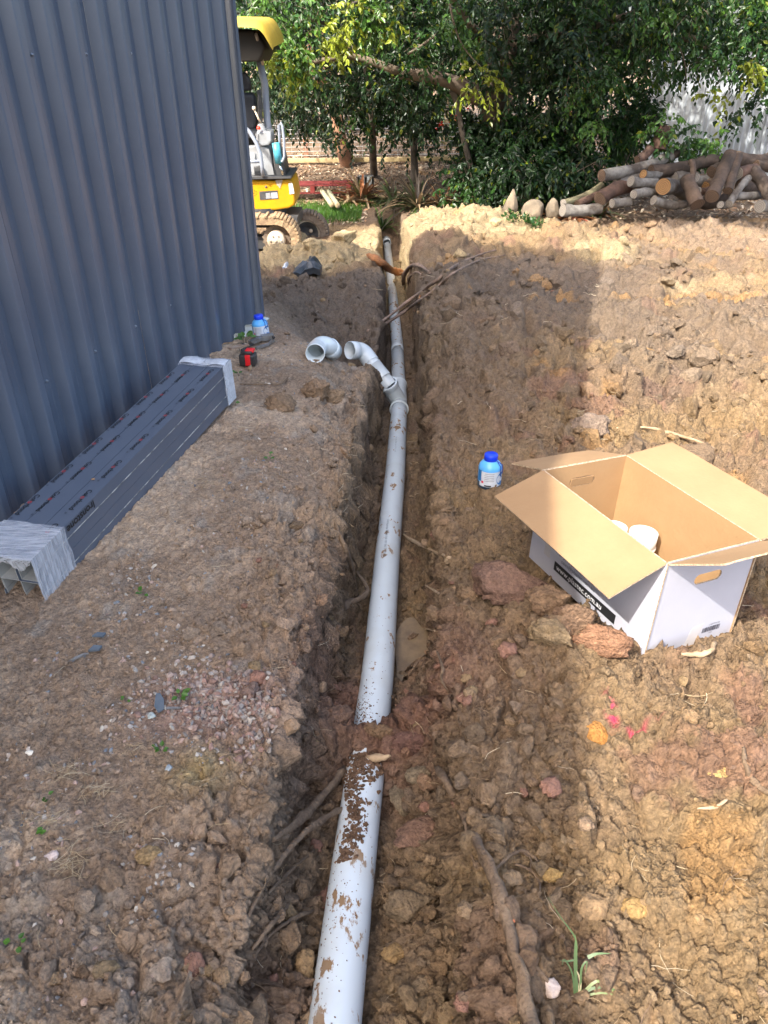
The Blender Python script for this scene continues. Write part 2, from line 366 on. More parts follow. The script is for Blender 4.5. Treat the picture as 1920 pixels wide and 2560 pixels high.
# ------------------------------------------------------------------ ground mesh
def build_ground():
    Hs, sc = H + .15, F * 0.4
    v = np.arange(0, 1300, 1.45)                       # screen-like spacing, bottom to horizon
    ys = []
    y = .45
    while y < 13.5:
        Z = y * math.cos(TH) + 1.6 * math.sin(TH)
        dv = Hs * sc / Z ** 2 * 1.0
        ys.append(y); y += min(1.55 / dv, 2.35 * Z / sc)
    while y < 34: ys.append(y); y += .07 * (y / 13.5) ** 2
    while y < 160: ys.append(y); y *= 1.12
    ys = np.array([-6, -3, -1.5, -.7, -.3, -.1, .02, .1, .17, .24, .3, .35, .38, .415] + ys)
    NC = 600
    X = np.zeros((len(ys), NC))
    for i, yy in enumerate(ys):
        Z = max(yy * math.cos(TH) + 1.6 * math.sin(TH), 1.0)
        hw = .52 * Z + .05; W = hw * 1.9 + 2 + (30 if yy > 20 else 0) + yy * .3
        xs = np.concatenate([np.linspace(-W, -hw, 300, endpoint=False), np.linspace(-hw, hw, 1600, endpoint=False), np.linspace(hw, W, 300)])
        d = np.where(np.abs(xs) < hw * 1.03, 1.0, np.maximum(.15 / (1 + 3 * (np.abs(xs) / hw - 1)), .02))
        px = pipe_x(yy)
        d = d + (1.1 * np.exp(-((xs - px + .155) / .05) ** 2) + 1.0 * np.exp(-((xs - px - .20) / .07) ** 2)) * min(1.0, 13.2 / max(yy, .1) if yy > 13.2 else 1.0) * (yy < 13.3)
        cdf = np.concatenate([[0], np.cumsum((d[1:] + d[:-1]) / 2 * np.diff(xs))]); cdf /= cdf[-1]
        X[i] = np.interp(np.linspace(0, 1, NC), cdf, xs)
    Y = np.repeat(ys[:, None], NC, 1)
    Zz = hbase(X.ravel(), Y.ravel()).reshape(X.shape)
    P = np.stack([X, Y, Zz], -1)
    def normals(P):
        du = np.gradient(P, axis=1); dv_ = np.gradient(P, axis=0)
        n = np.cross(du, dv_); n /= np.linalg.norm(n, axis=-1, keepdims=True) + 1e-12; return n
    N = normals(P).reshape(-1, 3)
    Pf = P.reshape(-1, 3)
    x, y, z = Pf.T
    near = y < 14.5
    off = x - pipe_x(y)
    comp = (.4 + .6 * sstep(.75, 1.25, y)) * sstep(-.26, -.48, off + .10 * (fbm(x * 4, y * 4, 0, 8, 3) - .5) * 2) * (1 - sstep(5.0, 5.7, y))   # trodden pad: less relief
    far = sstep(11.3, 12.2, y)
    disp = np.zeros(len(Pf)); r1 = np.full(len(Pf), .5); r2 = r1.copy()
    idx = np.where(near)[0]; Q = Pf[idx]
    wq = Q + .045 * np.stack([fbm(Q[:, 0] * 25, Q[:, 1] * 25, Q[:, 2] * 25, 5, 3), fbm(Q[:, 0] * 25, Q[:, 1] * 25, Q[:, 2] * 25, 6, 3), fbm(Q[:, 0] * 25, Q[:, 1] * 25, Q[:, 2] * 25, 7, 3)], -1)
    amp = (1 - .80 * comp[idx]) * (1 - .8 * far[idx])
    sc1 = fbm(Q[:, 0] * 3.1, Q[:, 1] * 3.1, 0, 21, 3)
    d = .030 * (fbm(Q[:, 0] * 7, Q[:, 1] * 7, Q[:, 2] * 7, 22, 3) - .5) * 2 * amp
    tot1 = np.zeros(len(Q)); tot2 = np.zeros(len(Q))
    for sz, a, sd_, wgt in ((.15, .034, 1, .25), (.066, .023, 2, .35), (.030, .0145, 3, .4), (.0135, .0072, 4, .3)):
        f1, f2, idr, tl = worley(wq, sz, sd_)
        dome = np.clip(.45 + .55 * np.sqrt(np.clip(1 - (f1 / 1.05) ** 2, 0, 1)) + 1.15 * tl, -.2, 1.5)
        crack = sstep(0, .14, f2 - f1)
        lv = idr * .9 + .3
        on_ = sstep(.25, .5, sc1 + (.5 - abs(.5 - sc1)) * .3) if sz > .05 else 1.0
        sup = amp if sz > .03 else (1 - .45 * comp[idx]) * (1 - .7 * far[idx])
        if sz < .02: sup = sup * (1 - sstep(3.0, 5.5, Q[:, 1]))
        d = d + a * sup * on_ * (dome * lv * (.35 + .65 * crack) - .45)
        tot1 += wgt * idr; tot2 += wgt * f1
    hf = (fbm(Q[:, 0] * 48, Q[:, 1] * 48, Q[:, 2] * 48, 61, 3, .65) - .5) * 2
    rug = sstep(.15, .45, off[idx]) * sstep(1.6, 3.4, Q[:, 1]) * (1 - sstep(11, 12, Q[:, 1])) + .8 * sstep(-.25, -.4, off[idx]) * sstep(5.2, 6.2, Q[:, 1]) * (1 - sstep(10.2, 11, Q[:, 1]))
    f1, f2, idr, tl = worley(wq + .06 * np.stack([hf0 := fbm(Q[:, 0] * 6, Q[:, 1] * 6, 0, 83, 3), -hf0, hf0], -1), .34, 9)
    d = d + rug * (.085 * (np.clip(.7 - f1 + 1.1 * tl, -.5, 1.1)) * (.4 + .6 * sstep(0, .2, f2 - f1)) + .075 * (fbm(Q[:, 0] * 3.3, Q[:, 1] * 3.3, 0, 84, 4) - .5) * 2 - .015)
    f1, f2, idr, tl = worley(wq, .115, 19)
    d = d + np.clip(rug, 0, 1) * .034 * (np.clip(.8 - f1 + 1.2 * tl, -.4, 1.2) * (.3 + .7 * sstep(0, .2, f2 - f1)) - .3)
    d = d + .0115 * hf * (1 - .55 * comp[idx]) * (1 - .5 * far[idx]) * (1 - .4 * sstep(5, 9, Q[:, 1]))
    d = np.where(PUDM(Q[:, 0], Q[:, 1]) > .02, d * .12 - .010, d)
    disp[idx] = d; r1[idx] = tot1 / 1.3; r2[idx] = np.clip(tot2 / 1.3, 0, 1)
    isfar = ~near
    disp[isfar] = .05 * (fbm(x[isfar] * 2, y[isfar] * 2, 0, 41, 4) - .5)
    n_ = N.copy(); Pd = Pf + n_ * disp[:, None]
    cols = soil(x, y, z, np.clip(r1, 0, 1), r2)
    R_, C_ = X.shape; ii = np.arange(R_ * C_).reshape(R_, C_)
    Fc = np.stack([ii[:-1, :-1], ii[:-1, 1:], ii[1:, 1:], ii[1:, :-1]], -1).reshape(-1, 4)
    o = mesh_np('ground', Pd, Fc, M['soil'], None, True, cols)
    tag(o, kind='structure'); tag(o, 'bare dug earth and trodden gravelly soil with a narrow trench through it')
    return Pd, n_, cols, comp, off, far

M = {}
def soil_mat():
    m = mat('soil', (.60, .60, .61), .95, (1.30, 1.28, 1.22), 75, spec=.25, attr='Col', detail=8, ramp=(.32, .68))
    n = m.node_tree; b = n.nodes['Principled BSDF']; L = n.links.new
    tc = [q for q in n.nodes if q.type == 'TEX_COORD'][0]
    nb = n.nodes.new('ShaderNodeTexNoise'); nb.inputs['Scale'].default_value = 170; nb.inputs['Detail'].default_value = 8; nb.inputs['Roughness'].default_value = .7
    L(tc.outputs['Object'], nb.inputs['Vector'])
    vo = n.nodes.new('ShaderNodeTexVoronoi'); vo.inputs['Scale'].default_value = 120; L(tc.outputs['Object'], vo.inputs['Vector'])
    ad = n.nodes.new('ShaderNodeMath'); ad.operation = 'SUBTRACT'; L(nb.outputs['Fac'], ad.inputs[0]); 
    ml = n.nodes.new('ShaderNodeMath'); ml.operation = 'MULTIPLY'; ml.inputs[1].default_value = .6; L(vo.outputs['Distance'], ml.inputs[0]); L(ml.outputs[0], ad.inputs[1])
    bp = n.nodes.new('ShaderNodeBump'); bp.inputs['Strength'].default_value = 1.0; bp.inputs['Distance'].default_value = .011
    L(ad.outputs[0], bp.inputs['Height']); L(bp.outputs['Normal'], b.inputs['Normal'])
    return m
M['soil'] = soil_mat()
GP, GN, GC, GCOMP, GOFF, GFAR = build_ground()
from mathutils.bvhtree import BVHTree
_g = bpy.data.objects['ground'].data
_q = np.empty(len(_g.polygons) * 4, np.int32); _g.loops.foreach_get('vertex_index', _q)
_bvh = BVHTree.FromPolygons([tuple(v) for v in GP.tolist()], _q.reshape(-1, 4).tolist())
_on0 = on
def on(x, y, dz=0.0):
    d = Vector(ray(x, y)).normalized(); h = _bvh.ray_cast(Vector(CAM), d)
    return np.array(h[0]) if h[0] is not None else _on0(x, y)
def under(x, y):
    h = _bvh.ray_cast(Vector((x, y, 3)), Vector((0, 0, -1))); return h[0].z if h[0] is not None else float(hbase(x, y))

# ------------------------------------------------------------------ scattered lumps and stones
def lump_shapes(n, sub, rough, seed, flat=.75):
    out = []
    for k in range(n):
        bm = bmesh.new(); bmesh.ops.create_icosphere(bm, subdivisions=sub, radius=1)
        V = np.array([v.co[:] for v in bm.verts]); Fc = np.array([[v.index for v in f.verts] for f in bm.faces]); bm.free()
        # cut by random planes for an angular look, then roughen
        r = np.random.RandomState(seed + k)
        for _ in range(7):
            nn = r.normal(size=3); nn /= np.linalg.norm(nn); dd = r.uniform(.55, .85)
            s = V @ nn; V = V - np.maximum(s - dd, 0)[:, None] * nn[None] * .9
        q = V * 1.9 + k * 7.3
        V = V * (1 + rough * (fbm(q[:, 0], q[:, 1], q[:, 2], 3, 3, .7) - .5) * 2 + rough * .25 * (r.rand(len(V)) - .5))[:, None]
        V *= np.array([1, r.uniform(.65, 1), r.uniform(flat - .15, flat + .1)]); out.append((V, Fc))
    return out
def rand_rot(n, r):
    q = r.normal(size=(n, 4)); q /= np.linalg.norm(q, axis=1, keepdims=True); a, b, c, d = q.T
    return np.stack([np.stack([1 - 2 * (c * c + d * d), 2 * (b * c - a * d), 2 * (b * d + a * c)], -1), np.stack([2 * (b * c + a * d), 1 - 2 * (b * b + d * d), 2 * (c * d - a * b)], -1), np.stack([2 * (b * d - a * c), 2 * (c * d + a * b), 1 - 2 * (b * b + c * c)], -1)], 1)
def scatter(name, label, pick, sizes, shapes, cols, sink, mats, seed, tilt=True, group=None):
    r = np.random.RandomState(seed); Vs = []; Fs = []; Cs = []; o = 0
    Rt = rand_rot(len(pick), r)
    for i, gi in enumerate(pick):
        V, Fc = shapes[r.randint(len(shapes))]; s = sizes[i]
        q = (V * s) @ Rt[i].T + GP[gi] + GN[gi] * s * sink
        Vs.append(q); Fs.append(Fc + o); Cs.append(np.repeat(cols[i][None], len(V), 0)); o += len(V)
    ob = mesh_np(name, np.concatenate(Vs), np.concatenate(Fs), mats, None, False, np.concatenate(Cs))
    return tag(ob, label, kind='stuff')

Zc = (GP - CAM) @ _fw; uX = ((GP - CAM) @ RX) / np.maximum(Zc, .1); vY = ((GP - CAM) @ UX) / np.maximum(Zc, .1)
inview = (np.abs(uX) < .62) & (vY > -.78) & (GP[:, 1] > .3) & (GP[:, 1] < 13)
under_box = (np.abs((GP[:, 0] - .77) * -.412 + (GP[:, 1] - 1.96) * .911) < .33) & (np.abs((GP[:, 0] - .77) * .911 + (GP[:, 1] - 1.96) * .412) < .21)
wallside = (GP[:, 0] + .72) * .973 - (GP[:, 1] - 4.7) * .23 < .09
inbundle = (np.abs((GP[:, 0] + .90) * .973 - (GP[:, 1] - 2.55) * .23) < .16) & (GP[:, 1] > 1.3) & (GP[:, 1] < 3.4)
ok = inview & ~under_box & ~(wallside & (GP[:, 1] < 4.8)) & ~inbundle
onpipe = (np.abs(GOFF) < .075) & (GP[:, 1] < 12.5)
OKI = np.where(ok & ~onpipe)[0]
M['clod'] = M['soil']
near_sh = lump_shapes(8, 2, .55, 100, .6); far_sh = lump_shapes(8, 1, .6, 200, .6)
def choose(n, wt, seed):
    r = np.random.RandomState(seed); p = wt / wt.sum(); return r.choice(len(wt), n, replace=False, p=p)
pat = fbm(GP[OKI, 0] * 3, GP[OKI, 1] * 3, 0, 71, 3)
cmp_ = GCOMP[OKI]
# crumbs close to the camera (grid density already follows the camera distance)
def put(name, label, n, wt, s0, s1, pw, shapes, seed, sink=.25, cvar=.25):
    c = OKI[choose(n, wt, seed)]; r = np.random.RandomState(seed + 1)
    s = s0 + (s1 - s0) * r.rand(n) ** pw
    cl = soil(GP[c, 0], GP[c, 1], GP[c, 2], r.rand(n), r.rand(n)); cl = cl * (1 + cvar * (r.rand(n, 1) - .5))
    return scatter(name, label, c, s, shapes, cl, sink, M['clod'], seed)
yy = GP[OKI, 1]
wn = (yy < 3) * (.12 + np.clip(pat - .3, 0, 1)) * (1 - .35 * cmp_)
put('soil_crumbs', 'small loose crumbs of brown soil strewn over the near ground', 6500, wn, .003, .012, 2.4, far_sh, 301, .3)
put('soil_lumps', 'lumps of dug clay lying over the near ground and trench', 620, wn * (1 - .75 * cmp_) * (.2 + 2 * sstep(.75, .3, np.abs(GOFF[OKI]))), .012, .034, 2.5, near_sh, 302, .2)
wm = (yy > 3) * (yy < 11.5) * (.1 + np.clip(pat - .3, 0, 1)) * (1 - .9 * cmp_)
RUG = sstep(.2, .5, GOFF[OKI]) * (yy > 2.8) * (yy < 11) + .8 * sstep(-.3, -.45, GOFF[OKI]) * (yy > 5.6) * (yy < 9.6)
put('spoil_clods', 'broken clods heaped over the spoil right of the trench and by the digger', 620, RUG * (.05 + np.clip(pat - .35, 0, 1)) + 1e-9, .022, .085, 2.6, near_sh, 305, .15)
put('soil_lumps', 'lumps of dug clay over the farther spoil heaps', 3000, wm, .008, .034, 3.0, far_sh, 303, .25)

# stones of the pad
r_ = np.random.RandomState(5)
wst = cmp_ * (yy < 5) * (.05 + 4 * sstep(.5, .62, fbm(GP[OKI, 0] * 5, GP[OKI, 1] * 5, 0, 91, 3)) + .5)
c = OKI[choose(2300, wst, 401)]
pal = np.array([[.34, .31, .28], [.26, .26, .26], [.17, .18, .19], [.40, .33, .27], [.36, .25, .20], [.48, .43, .36], [.32, .23, .16]])
cl = pal[r_.choice(7, 2300, p=[.14, .12, .08, .2, .18, .08, .2])] * (.8 + .4 * r_.rand(2300, 1))
M['stone'] = mat('stone', (.8, .8, .8), .75, (1.15, 1.15, 1.12), 90, .3, 200, attr='Col')
scatter('gravel', 'pale, grey and pinkish gravel bedded in the trodden soil', c, .0025 + .009 * r_.rand(2300) ** 3, far_sh, cl, -.15, M['stone'], 402)
# patch of crushed pink stone (left foreground)
pw = ok & ~onpipe
wp = np.zeros(len(GP)); 
for (px, py, sx, sy, a) in ((-.40, 1.42, .12, .05, 1), (-.27, 1.40, .09, .05, 1), (-.33, 1.30, .06, .04, .8), (-.50, 1.50, .12, .06, .5)):
    wp += a * G(GP[:, 0], GP[:, 1], px, py, sx, sy)
wp *= pw * (GOFF < -.2)
c = choose(700, wp + 1e-12, 403); n = 700
pal2 = np.array([[.34, .26, .22], [.31, .21, .17], [.38, .33, .28], [.30, .25, .21], [.28, .17, .13]])
scatter('crushed_stone', 'patch of crushed pink and grey stone left of the trench', c, .005 + .009 * r_.rand(n) ** 1.6, far_sh, pal2[r_.choice(5, n)] * (.75 + .4 * r_.rand(n, 1)), .0, M['stone'], 404)

# ================================================================== the shed
D = Vector((math.sin(math.radians(13.3)), math.cos(math.radians(13.3)), 0)); NRM = Vector((D.y, -D.x, 0)); UP = Vector((0, 0, 1))
C0 = Vector((-.762, 4.70, 0)); ZB = .055; ZT = 4.42
M['paint'] = mat('blue_grey_steel', (.084, .106, .145), .26, (.10, .124, .162), 2.5, .04, 300, spec=.55)
M['paint_in'] = mat('zinc_grey', (.38, .39, .38), .5, (.30, .31, .31), 14)
M['flash'] = mat('pale_flashing', (.55, .62, .60), .45, (.38, .40, .37), 9)
M['concrete'] = mat('slab_concrete', (.30, .26, .20), .9, (.17, .13, .09), 7, .5, 60)
M['screw'] = mat('screw_head', (.25, .28, .32), .35, metal=.6)
def PL(s, dep, z):   # s metres back from the corner along the wall, dep metres proud of it
    return C0 - D * s + NRM * dep + UP * z
shed = thing('shed', 'tall dark blue-grey ribbed steel shed at the left', 'shed', tuple(C0))
PITCH = .166
prof = [(0, 0), (.030, .002), (.034, 0), (.058, 0), (.062, .002), (.092, 0), (.107, .037), (.112, .040), (.140, .040), (.146, .037), (.166, 0)]
k = 0; s = .03
while s < 9.6:
    pts = []
    for r in range(4):
        for a, dpt in prof[:-1]: pts.append((s + r * PITCH + a, dpt))
    pts.append((s + 4 * PITCH, 0))
    lap = [(s + 4 * PITCH + .006, .003)]
    lift = .0012 if k % 2 else 0
    mb = MB(); vs = []; n = len(pts)
    zs = [ZB, 1.2, 2.4, ZT]
    for z in zs: vs += [PL(a, dpt + lift, z) for a, dpt in pts]
    mb.add(vs, [(j * n + i, j * n + i + 1, (j + 1) * n + i + 1, (j + 1) * n + i) for j in range(3) for i in range(n - 1)])
    # folded overlap that shows as a thin line on the last rib
    e = [(s + .010, .0012 + lift), (s + .016, .0012 + lift)] if k else []
    if e: mb.add([PL(a, d_, z) for z in (ZB, ZT) for a, d_ in e], [(0, 1, 3, 2)])
    mb.build('cladding_sheet', M['paint'], shed)
    s += 4 * PITCH; k += 1
mb = MB(); mb.prism([PL(-.004, .044, ZB), PL(.028, .044, ZB), PL(.028, .041, ZB), PL(-.001, .041, ZB), PL(-.001, -.06, ZB), PL(-.004, -.06, ZB)], UP * (ZT - ZB)); mb.build('corner_trim', M['paint'], shed)
mb = MB(); mb.prism([PL(-.03, -.02, ZB - .012), PL(-.03, .062, ZB - .022), PL(-.03, .062, ZB - .027), PL(-.03, -.02, ZB - .017)], -D * 9.6); mb.build('base_flashing', M['flash'], shed)
mb = MB(); mb.prism([PL(.0, .022, -.35), PL(.0, .022, ZB - .018), PL(.0, -5, ZB - .018), PL(.0, -5, -.35)], -D * 9.6); mb.build('floor_slab', M['concrete'], shed)
mb = MB()
for i in range(26):
    for r in range(2): mb.prism([PL(.001, -.08 - i * .19 - (r * .09), ZB) , PL(-.02 * r + .0, -.08 - i * .19 - .06, ZB), PL(.001, -.08 - i * .19 - .1, ZB)], UP * (ZT - ZB)) if r else None
mb.prism([PL(.004, -.03, ZB), PL(.004, -5, ZB), PL(.03, -5, ZB), PL(.03, -.03, ZB)], UP * (ZT - ZB)); mb.build('end_wall', M['paint'], shed)
mb = MB(); mb.prism([PL(-.05, .06, ZT), PL(-.05, -5, ZT + .6), PL(-.05, -5, ZT + .64), PL(-.05, .06, ZT + .04)], -D * 9.8); mb.build('roof', M['paint'], shed)
mb = MB()
for zz in (.42, 1.45):
    for i in range(0, 24, 2):
        q = .03 + i * PITCH + .047
        mb.lathe([(.0, .007), (.004, .007), (.0045, .003), (.006, .0012), (.006, 0)], PL(q, .001, zz), NRM, 8)
tag(mb.build('screw', M['screw'], shed), kind='stuff')

# ================================================================== wrapped bundle of steel channels
nb = Vector((-1.030, 1.872, .004)); fb = Vector((-.673, 3.277, .10)); BD = (fb - nb); BL = BD.length; BD.normalize()
bleft = Vector((-.968, .25, 0)); bleft = (bleft - BD * bleft.dot(BD)).normalized(); bu = BD.cross(-bleft); bu = bu if bu.z > 0 else -bu
BH, BW = .180, .205
def BP(a, wv, h): return nb + BD * a + bleft * wv + bu * h
M['chan'] = mat('slate_channel', (.085, .105, .14), .28, (.10, .12, .155), 3, spec=.6)  # base raised to hold the sky's reflection on the top faces
M['chan_side'] = mat('slate_channel_dusty', (.042, .045, .055), .42, (.085, .08, .08), 16, spec=.5, stretch=(1, 1, .25), ramp=(.52, .75))  # flank of the same steel, kept darker, with dust streaks
M['chan_in'] = mat('pale_primer', (.36, .36, .33), .5, (.28, .28, .26), 10)
M['lip'] = mat('pale_channel_edge', (.45, .44, .40), .6, (.12, .12, .12), 22, ramp=(.4, .6))
bundle = thing('post_bundle', 'shrink-wrapped bundle of dark slate steel channels lying beside the shed wall', 'steel bundle', tuple(nb))
ch, cw = BH / 4, BW / 3; t = .0022
for c_ in range(3):
    for r in range(4):
        mb = MB(); x0 = c_ * cw + .0009; x1 = (c_ + 1) * cw - .0009; y0 = r * ch + .0006; y1 = (r + 1) * ch - .0006
        openup = (r % 2 == 0)
        if openup: poly = [(x0, y0), (x1, y0), (x1, y1), (x1 - t, y1), (x1 - t, y0 + t), (x0 + t, y0 + t), (x0 + t, y1), (x0, y1)]
        else: poly = [(x0, y1), (x0, y0), (x0 + t, y0), (x0 + t, y1 - t), (x1 - t, y1 - t), (x1 - t, y0), (x1, y0), (x1, y1)]
        a0 = .012 * random.random(); n = len(poly)
        vs = [BP(a0, p, q) for p, q in poly] + [BP(BL - .01, p, q) for p, q in poly]
        fs = [(i, (i + 1) % n, n + (i + 1) % n, n + i) for i in range(n)] + [list(range(n)), [n + i for i in range(n)]]
        inn = {3, 4, 5} if openup else {2, 3, 4}
        out_side = {1} if openup else {6}
        for i, f in enumerate(fs):
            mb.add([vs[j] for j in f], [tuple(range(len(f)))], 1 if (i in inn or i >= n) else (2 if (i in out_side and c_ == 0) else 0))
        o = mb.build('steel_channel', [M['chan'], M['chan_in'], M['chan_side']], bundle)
mb = MB()
for r in (1, 3):
    mb.prism([BP(.01, -.0008, r * ch - .0012), BP(.01, -.0008, r * ch + .0014), BP(.01, .002, r * ch + .0014), BP(.01, .002, r * ch - .0012)], BD * (BL - .03))
mb.build('channel_edge', M['lip'], bundle)
M['ink'] = mat('black_ink', (.008, .008, .009), .5); M['inkred'] = mat('red_ink', (.42, .03, .03), .5)
M['inkdim'] = mat('grey_ink', (.03, .032, .038), .5)
for row, wv in enumerate((.036, .137, .192)):
    a = BL - .10 - row * .03
    while a > .16:
        hh = BH + .0008
        if row == 2: hh = BH + .0010
        o_ = BP(a, wv + .006, hh)
        wd = 0
        for sx, mt in (('Col', M['ink']), ('o', M['inkred']), ('rbond', M['ink'])):
            put_text(sx, .026, o_ - BD * wd, -BD, -bleft, mt, bundle, bold=.0004); wd += text_mesh(sx, .026, 1.0, .0004)[1] + .002
        put_text('Is', .014, o_ - BD * (wd + .022) + bleft * .002, -bleft, BD, M['inkdim'], bundle)
        a -= .195
# sideways name on the flank
put_text('Ironstone', .040, BP(.335, -.0011, BH - .006), -BD, -bu, M['ink'], bundle, bold=.0006)
# cling film at both ends
def film_mat():
    m = mat('cling_film', (.75, .77, .80), .12, spec=.8)
    n = m.node_tree; b = n.nodes['Principled BSDF']; L = n.links.new
    tc = n.nodes.new('ShaderNodeTexCoord'); mp = n.nodes.new('ShaderNodeMapping'); mp.inputs['Rotation'].default_value = (0, 0, math.radians(14)); mp.inputs['Scale'].default_value = (5, 90, 5)
    nz = n.nodes.new('ShaderNodeTexNoise'); nz.inputs['Scale'].default_value = 2.2; nz.inputs['Detail'].default_value = 6
    L(tc.outputs['Object'], mp.inputs['Vector']); L(mp.outputs[0], nz.inputs['Vector'])
    r = n.nodes.new('ShaderNodeMapRange'); r.inputs['From Min'].default_value = .3; r.inputs['From Max'].default_value = .75; r.inputs['To Min'].default_value = .10; r.inputs['To Max'].default_value = .62
    L(nz.outputs['Fac'], r.inputs['Value']); L(r.outputs[0], b.inputs['Alpha'])
    bp = n.nodes.new('ShaderNodeBump'); bp.inputs['Strength'].default_value = .3; bp.inputs['Distance'].default_value = .002
    L(nz.outputs['Fac'], bp.inputs['Height']); L(bp.outputs['Normal'], b.inputs['Normal'])
    return m
M['film'] = film_mat()
def film(a0, a1, g, seed):
    r = random.Random(seed); mb = MB(); ring = [(-g, -g * .3), (-g, BH + g), (BW + g, BH + g), (BW + g, -g * .3)]
    per = []
    for i in range(4):
        p, q = ring[i], ring[(i + 1) % 4]
        for j in range(8): per.append((p[0] + (q[0] - p[0]) * j / 8, p[1] + (q[1] - p[1]) * j / 8))
    n = len(per); vs = []; K = 7
    for k in range(K):
        a = a0 + (a1 - a0) * k / (K - 1)
        for i, (p, q) in enumerate(per):
            cw_ = 1 if i % 8 else .3
            e = r.uniform(-.001, .0026) * cw_; aa = a + (r.uniform(-.002, .002) if k in (0, K - 1) else 0)
            vs.append(BP(aa, p + (e if p > BW / 2 else -e), q + (e if q > BH / 2 else 0)))
    mb.add(vs, [(k * n + i, k * n + (i + 1) % n, (k + 1) * n + (i + 1) % n, (k + 1) * n + i) for k in range(K - 1) for i in range(n)], 0, False)
    return mb
film(-.006, .165, .003, 1).build('cling_film', M['film'], bundle)
mb = film(-.010, .150, .0048, 2); mb.build('cling_film', M['film'], bundle)
mb = MB()   # folded lip over the open end
vs = []
for i in range(25):
    u_ = i / 24 * (BW + .006) - .003; dr = .010 + .016 * abs(math.sin(i * .9)) * random.random() + (.018 if 2 < i < 8 else 0)
    vs += [BP(-.004, u_, BH + .005), BP(-.012, u_, BH - .004), BP(-.010 - .004 * random.random(), u_, BH - dr)]
mb.add(vs, [(i * 3 + j, i * 3 + 3 + j, i * 3 + 4 + j, i * 3 + 1 + j) for i in range(24) for j in range(2)], 0, True); mb.build('film_fold', M['film'], bundle)
film(BL - .085, BL + .004, .003, 3).build('cling_film', M['film'], bundle)
M['film2'] = mat('thick_film', (.62, .66, .70), .2, (.45, .48, .52), 30, .5, 80, spec=.7)
mb = MB(); K = 12; vs = []
for k in range(K + 1):
    wv = -.006 + (BW + .012) * k / K
    for a, h in ((BL - .062, .0035), (BL - .045, .008), (BL - .015, .009), (BL + .006, .004), (BL + .010, -.03)):
        vs.append(BP(a + random.uniform(-.003, .003), wv, BH + h + .004 * math.sin(k * .8)))
mb.add(vs, [(k * 5 + j, k * 5 + j + 1, k * 5 + 6 + j, k * 5 + 5 + j) for k in range(K) for j in range(4)], 0, True); mb.build('film_cap', M['film2'], bundle)
mb = MB(); mb.prism([BP(BL + .006, -.006, -.002), BP(BL + .006, -.006, BH + .006), BP(BL - .075, -.0045, BH + .003), BP(BL - .075, -.0045, -.002)], bleft * .001); mb.build('film_side', M['film2'], bundle)

# ================================================================== drainage pipe
def pvc_mat(name, mud=True, c=(.62, .68, .70)):
    m = mat(name, c, .28, spec=.5); n = m.node_tree; b = n.nodes['Principled BSDF']; L = n.links.new
    tc = n.nodes.new('ShaderNodeTexCoord'); mp = n.nodes.new('ShaderNodeMapping'); mp.inputs['Scale'].default_value = (1, .45, 1); mp.inputs['Rotation'].default_value = (0, 0, .35)
    n1 = n.nodes.new('ShaderNodeTexNoise'); n1.inputs['Scale'].default_value = 26; n1.inputs['Detail'].default_value = 8; n1.inputs['Roughness'].default_value = .62
    n2 = n.nodes.new('ShaderNodeTexNoise'); n2.inputs['Scale'].default_value = 3.1; n2.inputs['Detail'].default_value = 3
    L(tc.outputs['Object'], mp.inputs[0]); L(mp.outputs[0], n1.inputs['Vector']); L(tc.outputs['Object'], n2.inputs['Vector'])
    ad = n.nodes.new('ShaderNodeMath'); ad.operation = 'MULTIPLY_ADD'; ad.inputs[1].default_value = .55; L(n2.outputs['Fac'], ad.inputs[0]); L(n1.outputs['Fac'], ad.inputs[2])
    r = n.nodes.new('ShaderNodeMapRange'); r.inputs['From Min'].default_value = .868 if mud else 1.02; r.inputs['From Max'].default_value = .90 if mud else 1.05; L(ad.outputs[0], r.inputs['Value'])
    mx = n.nodes.new('ShaderNodeMix'); mx.data_type = 'RGBA'; mx.inputs[6].default_value = (*c, 1); mx.inputs[7].default_value = (.26, .16, .08, 1)
    L(r.outputs[0], mx.inputs[0]); 
    n3 = n.nodes.new('ShaderNodeTexNoise'); n3.inputs['Scale'].default_value = 9; n3.inputs['Detail'].default_value = 6; L(tc.outputs['Object'], n3.inputs['Vector'])
    r3 = n.nodes.new('ShaderNodeMapRange'); r3.inputs['From Min'].default_value = .5; r3.inputs['From Max'].default_value = .8; r3.inputs['To Max'].default_value = .4; L(n3.outputs['Fac'], r3.inputs['Value'])
    m3 = n.nodes.new('ShaderNodeMix'); m3.data_type = 'RGBA'; m3.inputs[7].default_value = (c[0] * .8, c[1] * .74, c[2] * .66, 1); L(mx.outputs[2], m3.inputs[6]); L(r3.outputs[0], m3.inputs[0])
    L(m3.outputs[2], b.inputs['Base Color'])
    rr = n.nodes.new('ShaderNodeMapRange'); rr.inputs['To Min'].default_value = .27; rr.inputs['To Max'].default_value = .9; L(r.outputs[0], rr.inputs['Value']); L(rr.outputs[0], b.inputs['Roughness'])
    return m
M['pvc'] = pvc_mat('pale_blue_grey_pvc'); M['pvcf'] = pvc_mat('pvc_fitting', False, (.63, .69, .70)); M['pvcw'] = pvc_mat('white_pvc', False, (.58, .57, .53))
M['print'] = mat('faint_print', (.10, .12, .15), .6)
pipe = thing('drainage_pipe', 'long pale blue-grey pipe lying along the bottom of the trench with a side branch', 'pipe', (0, 1, -.26))
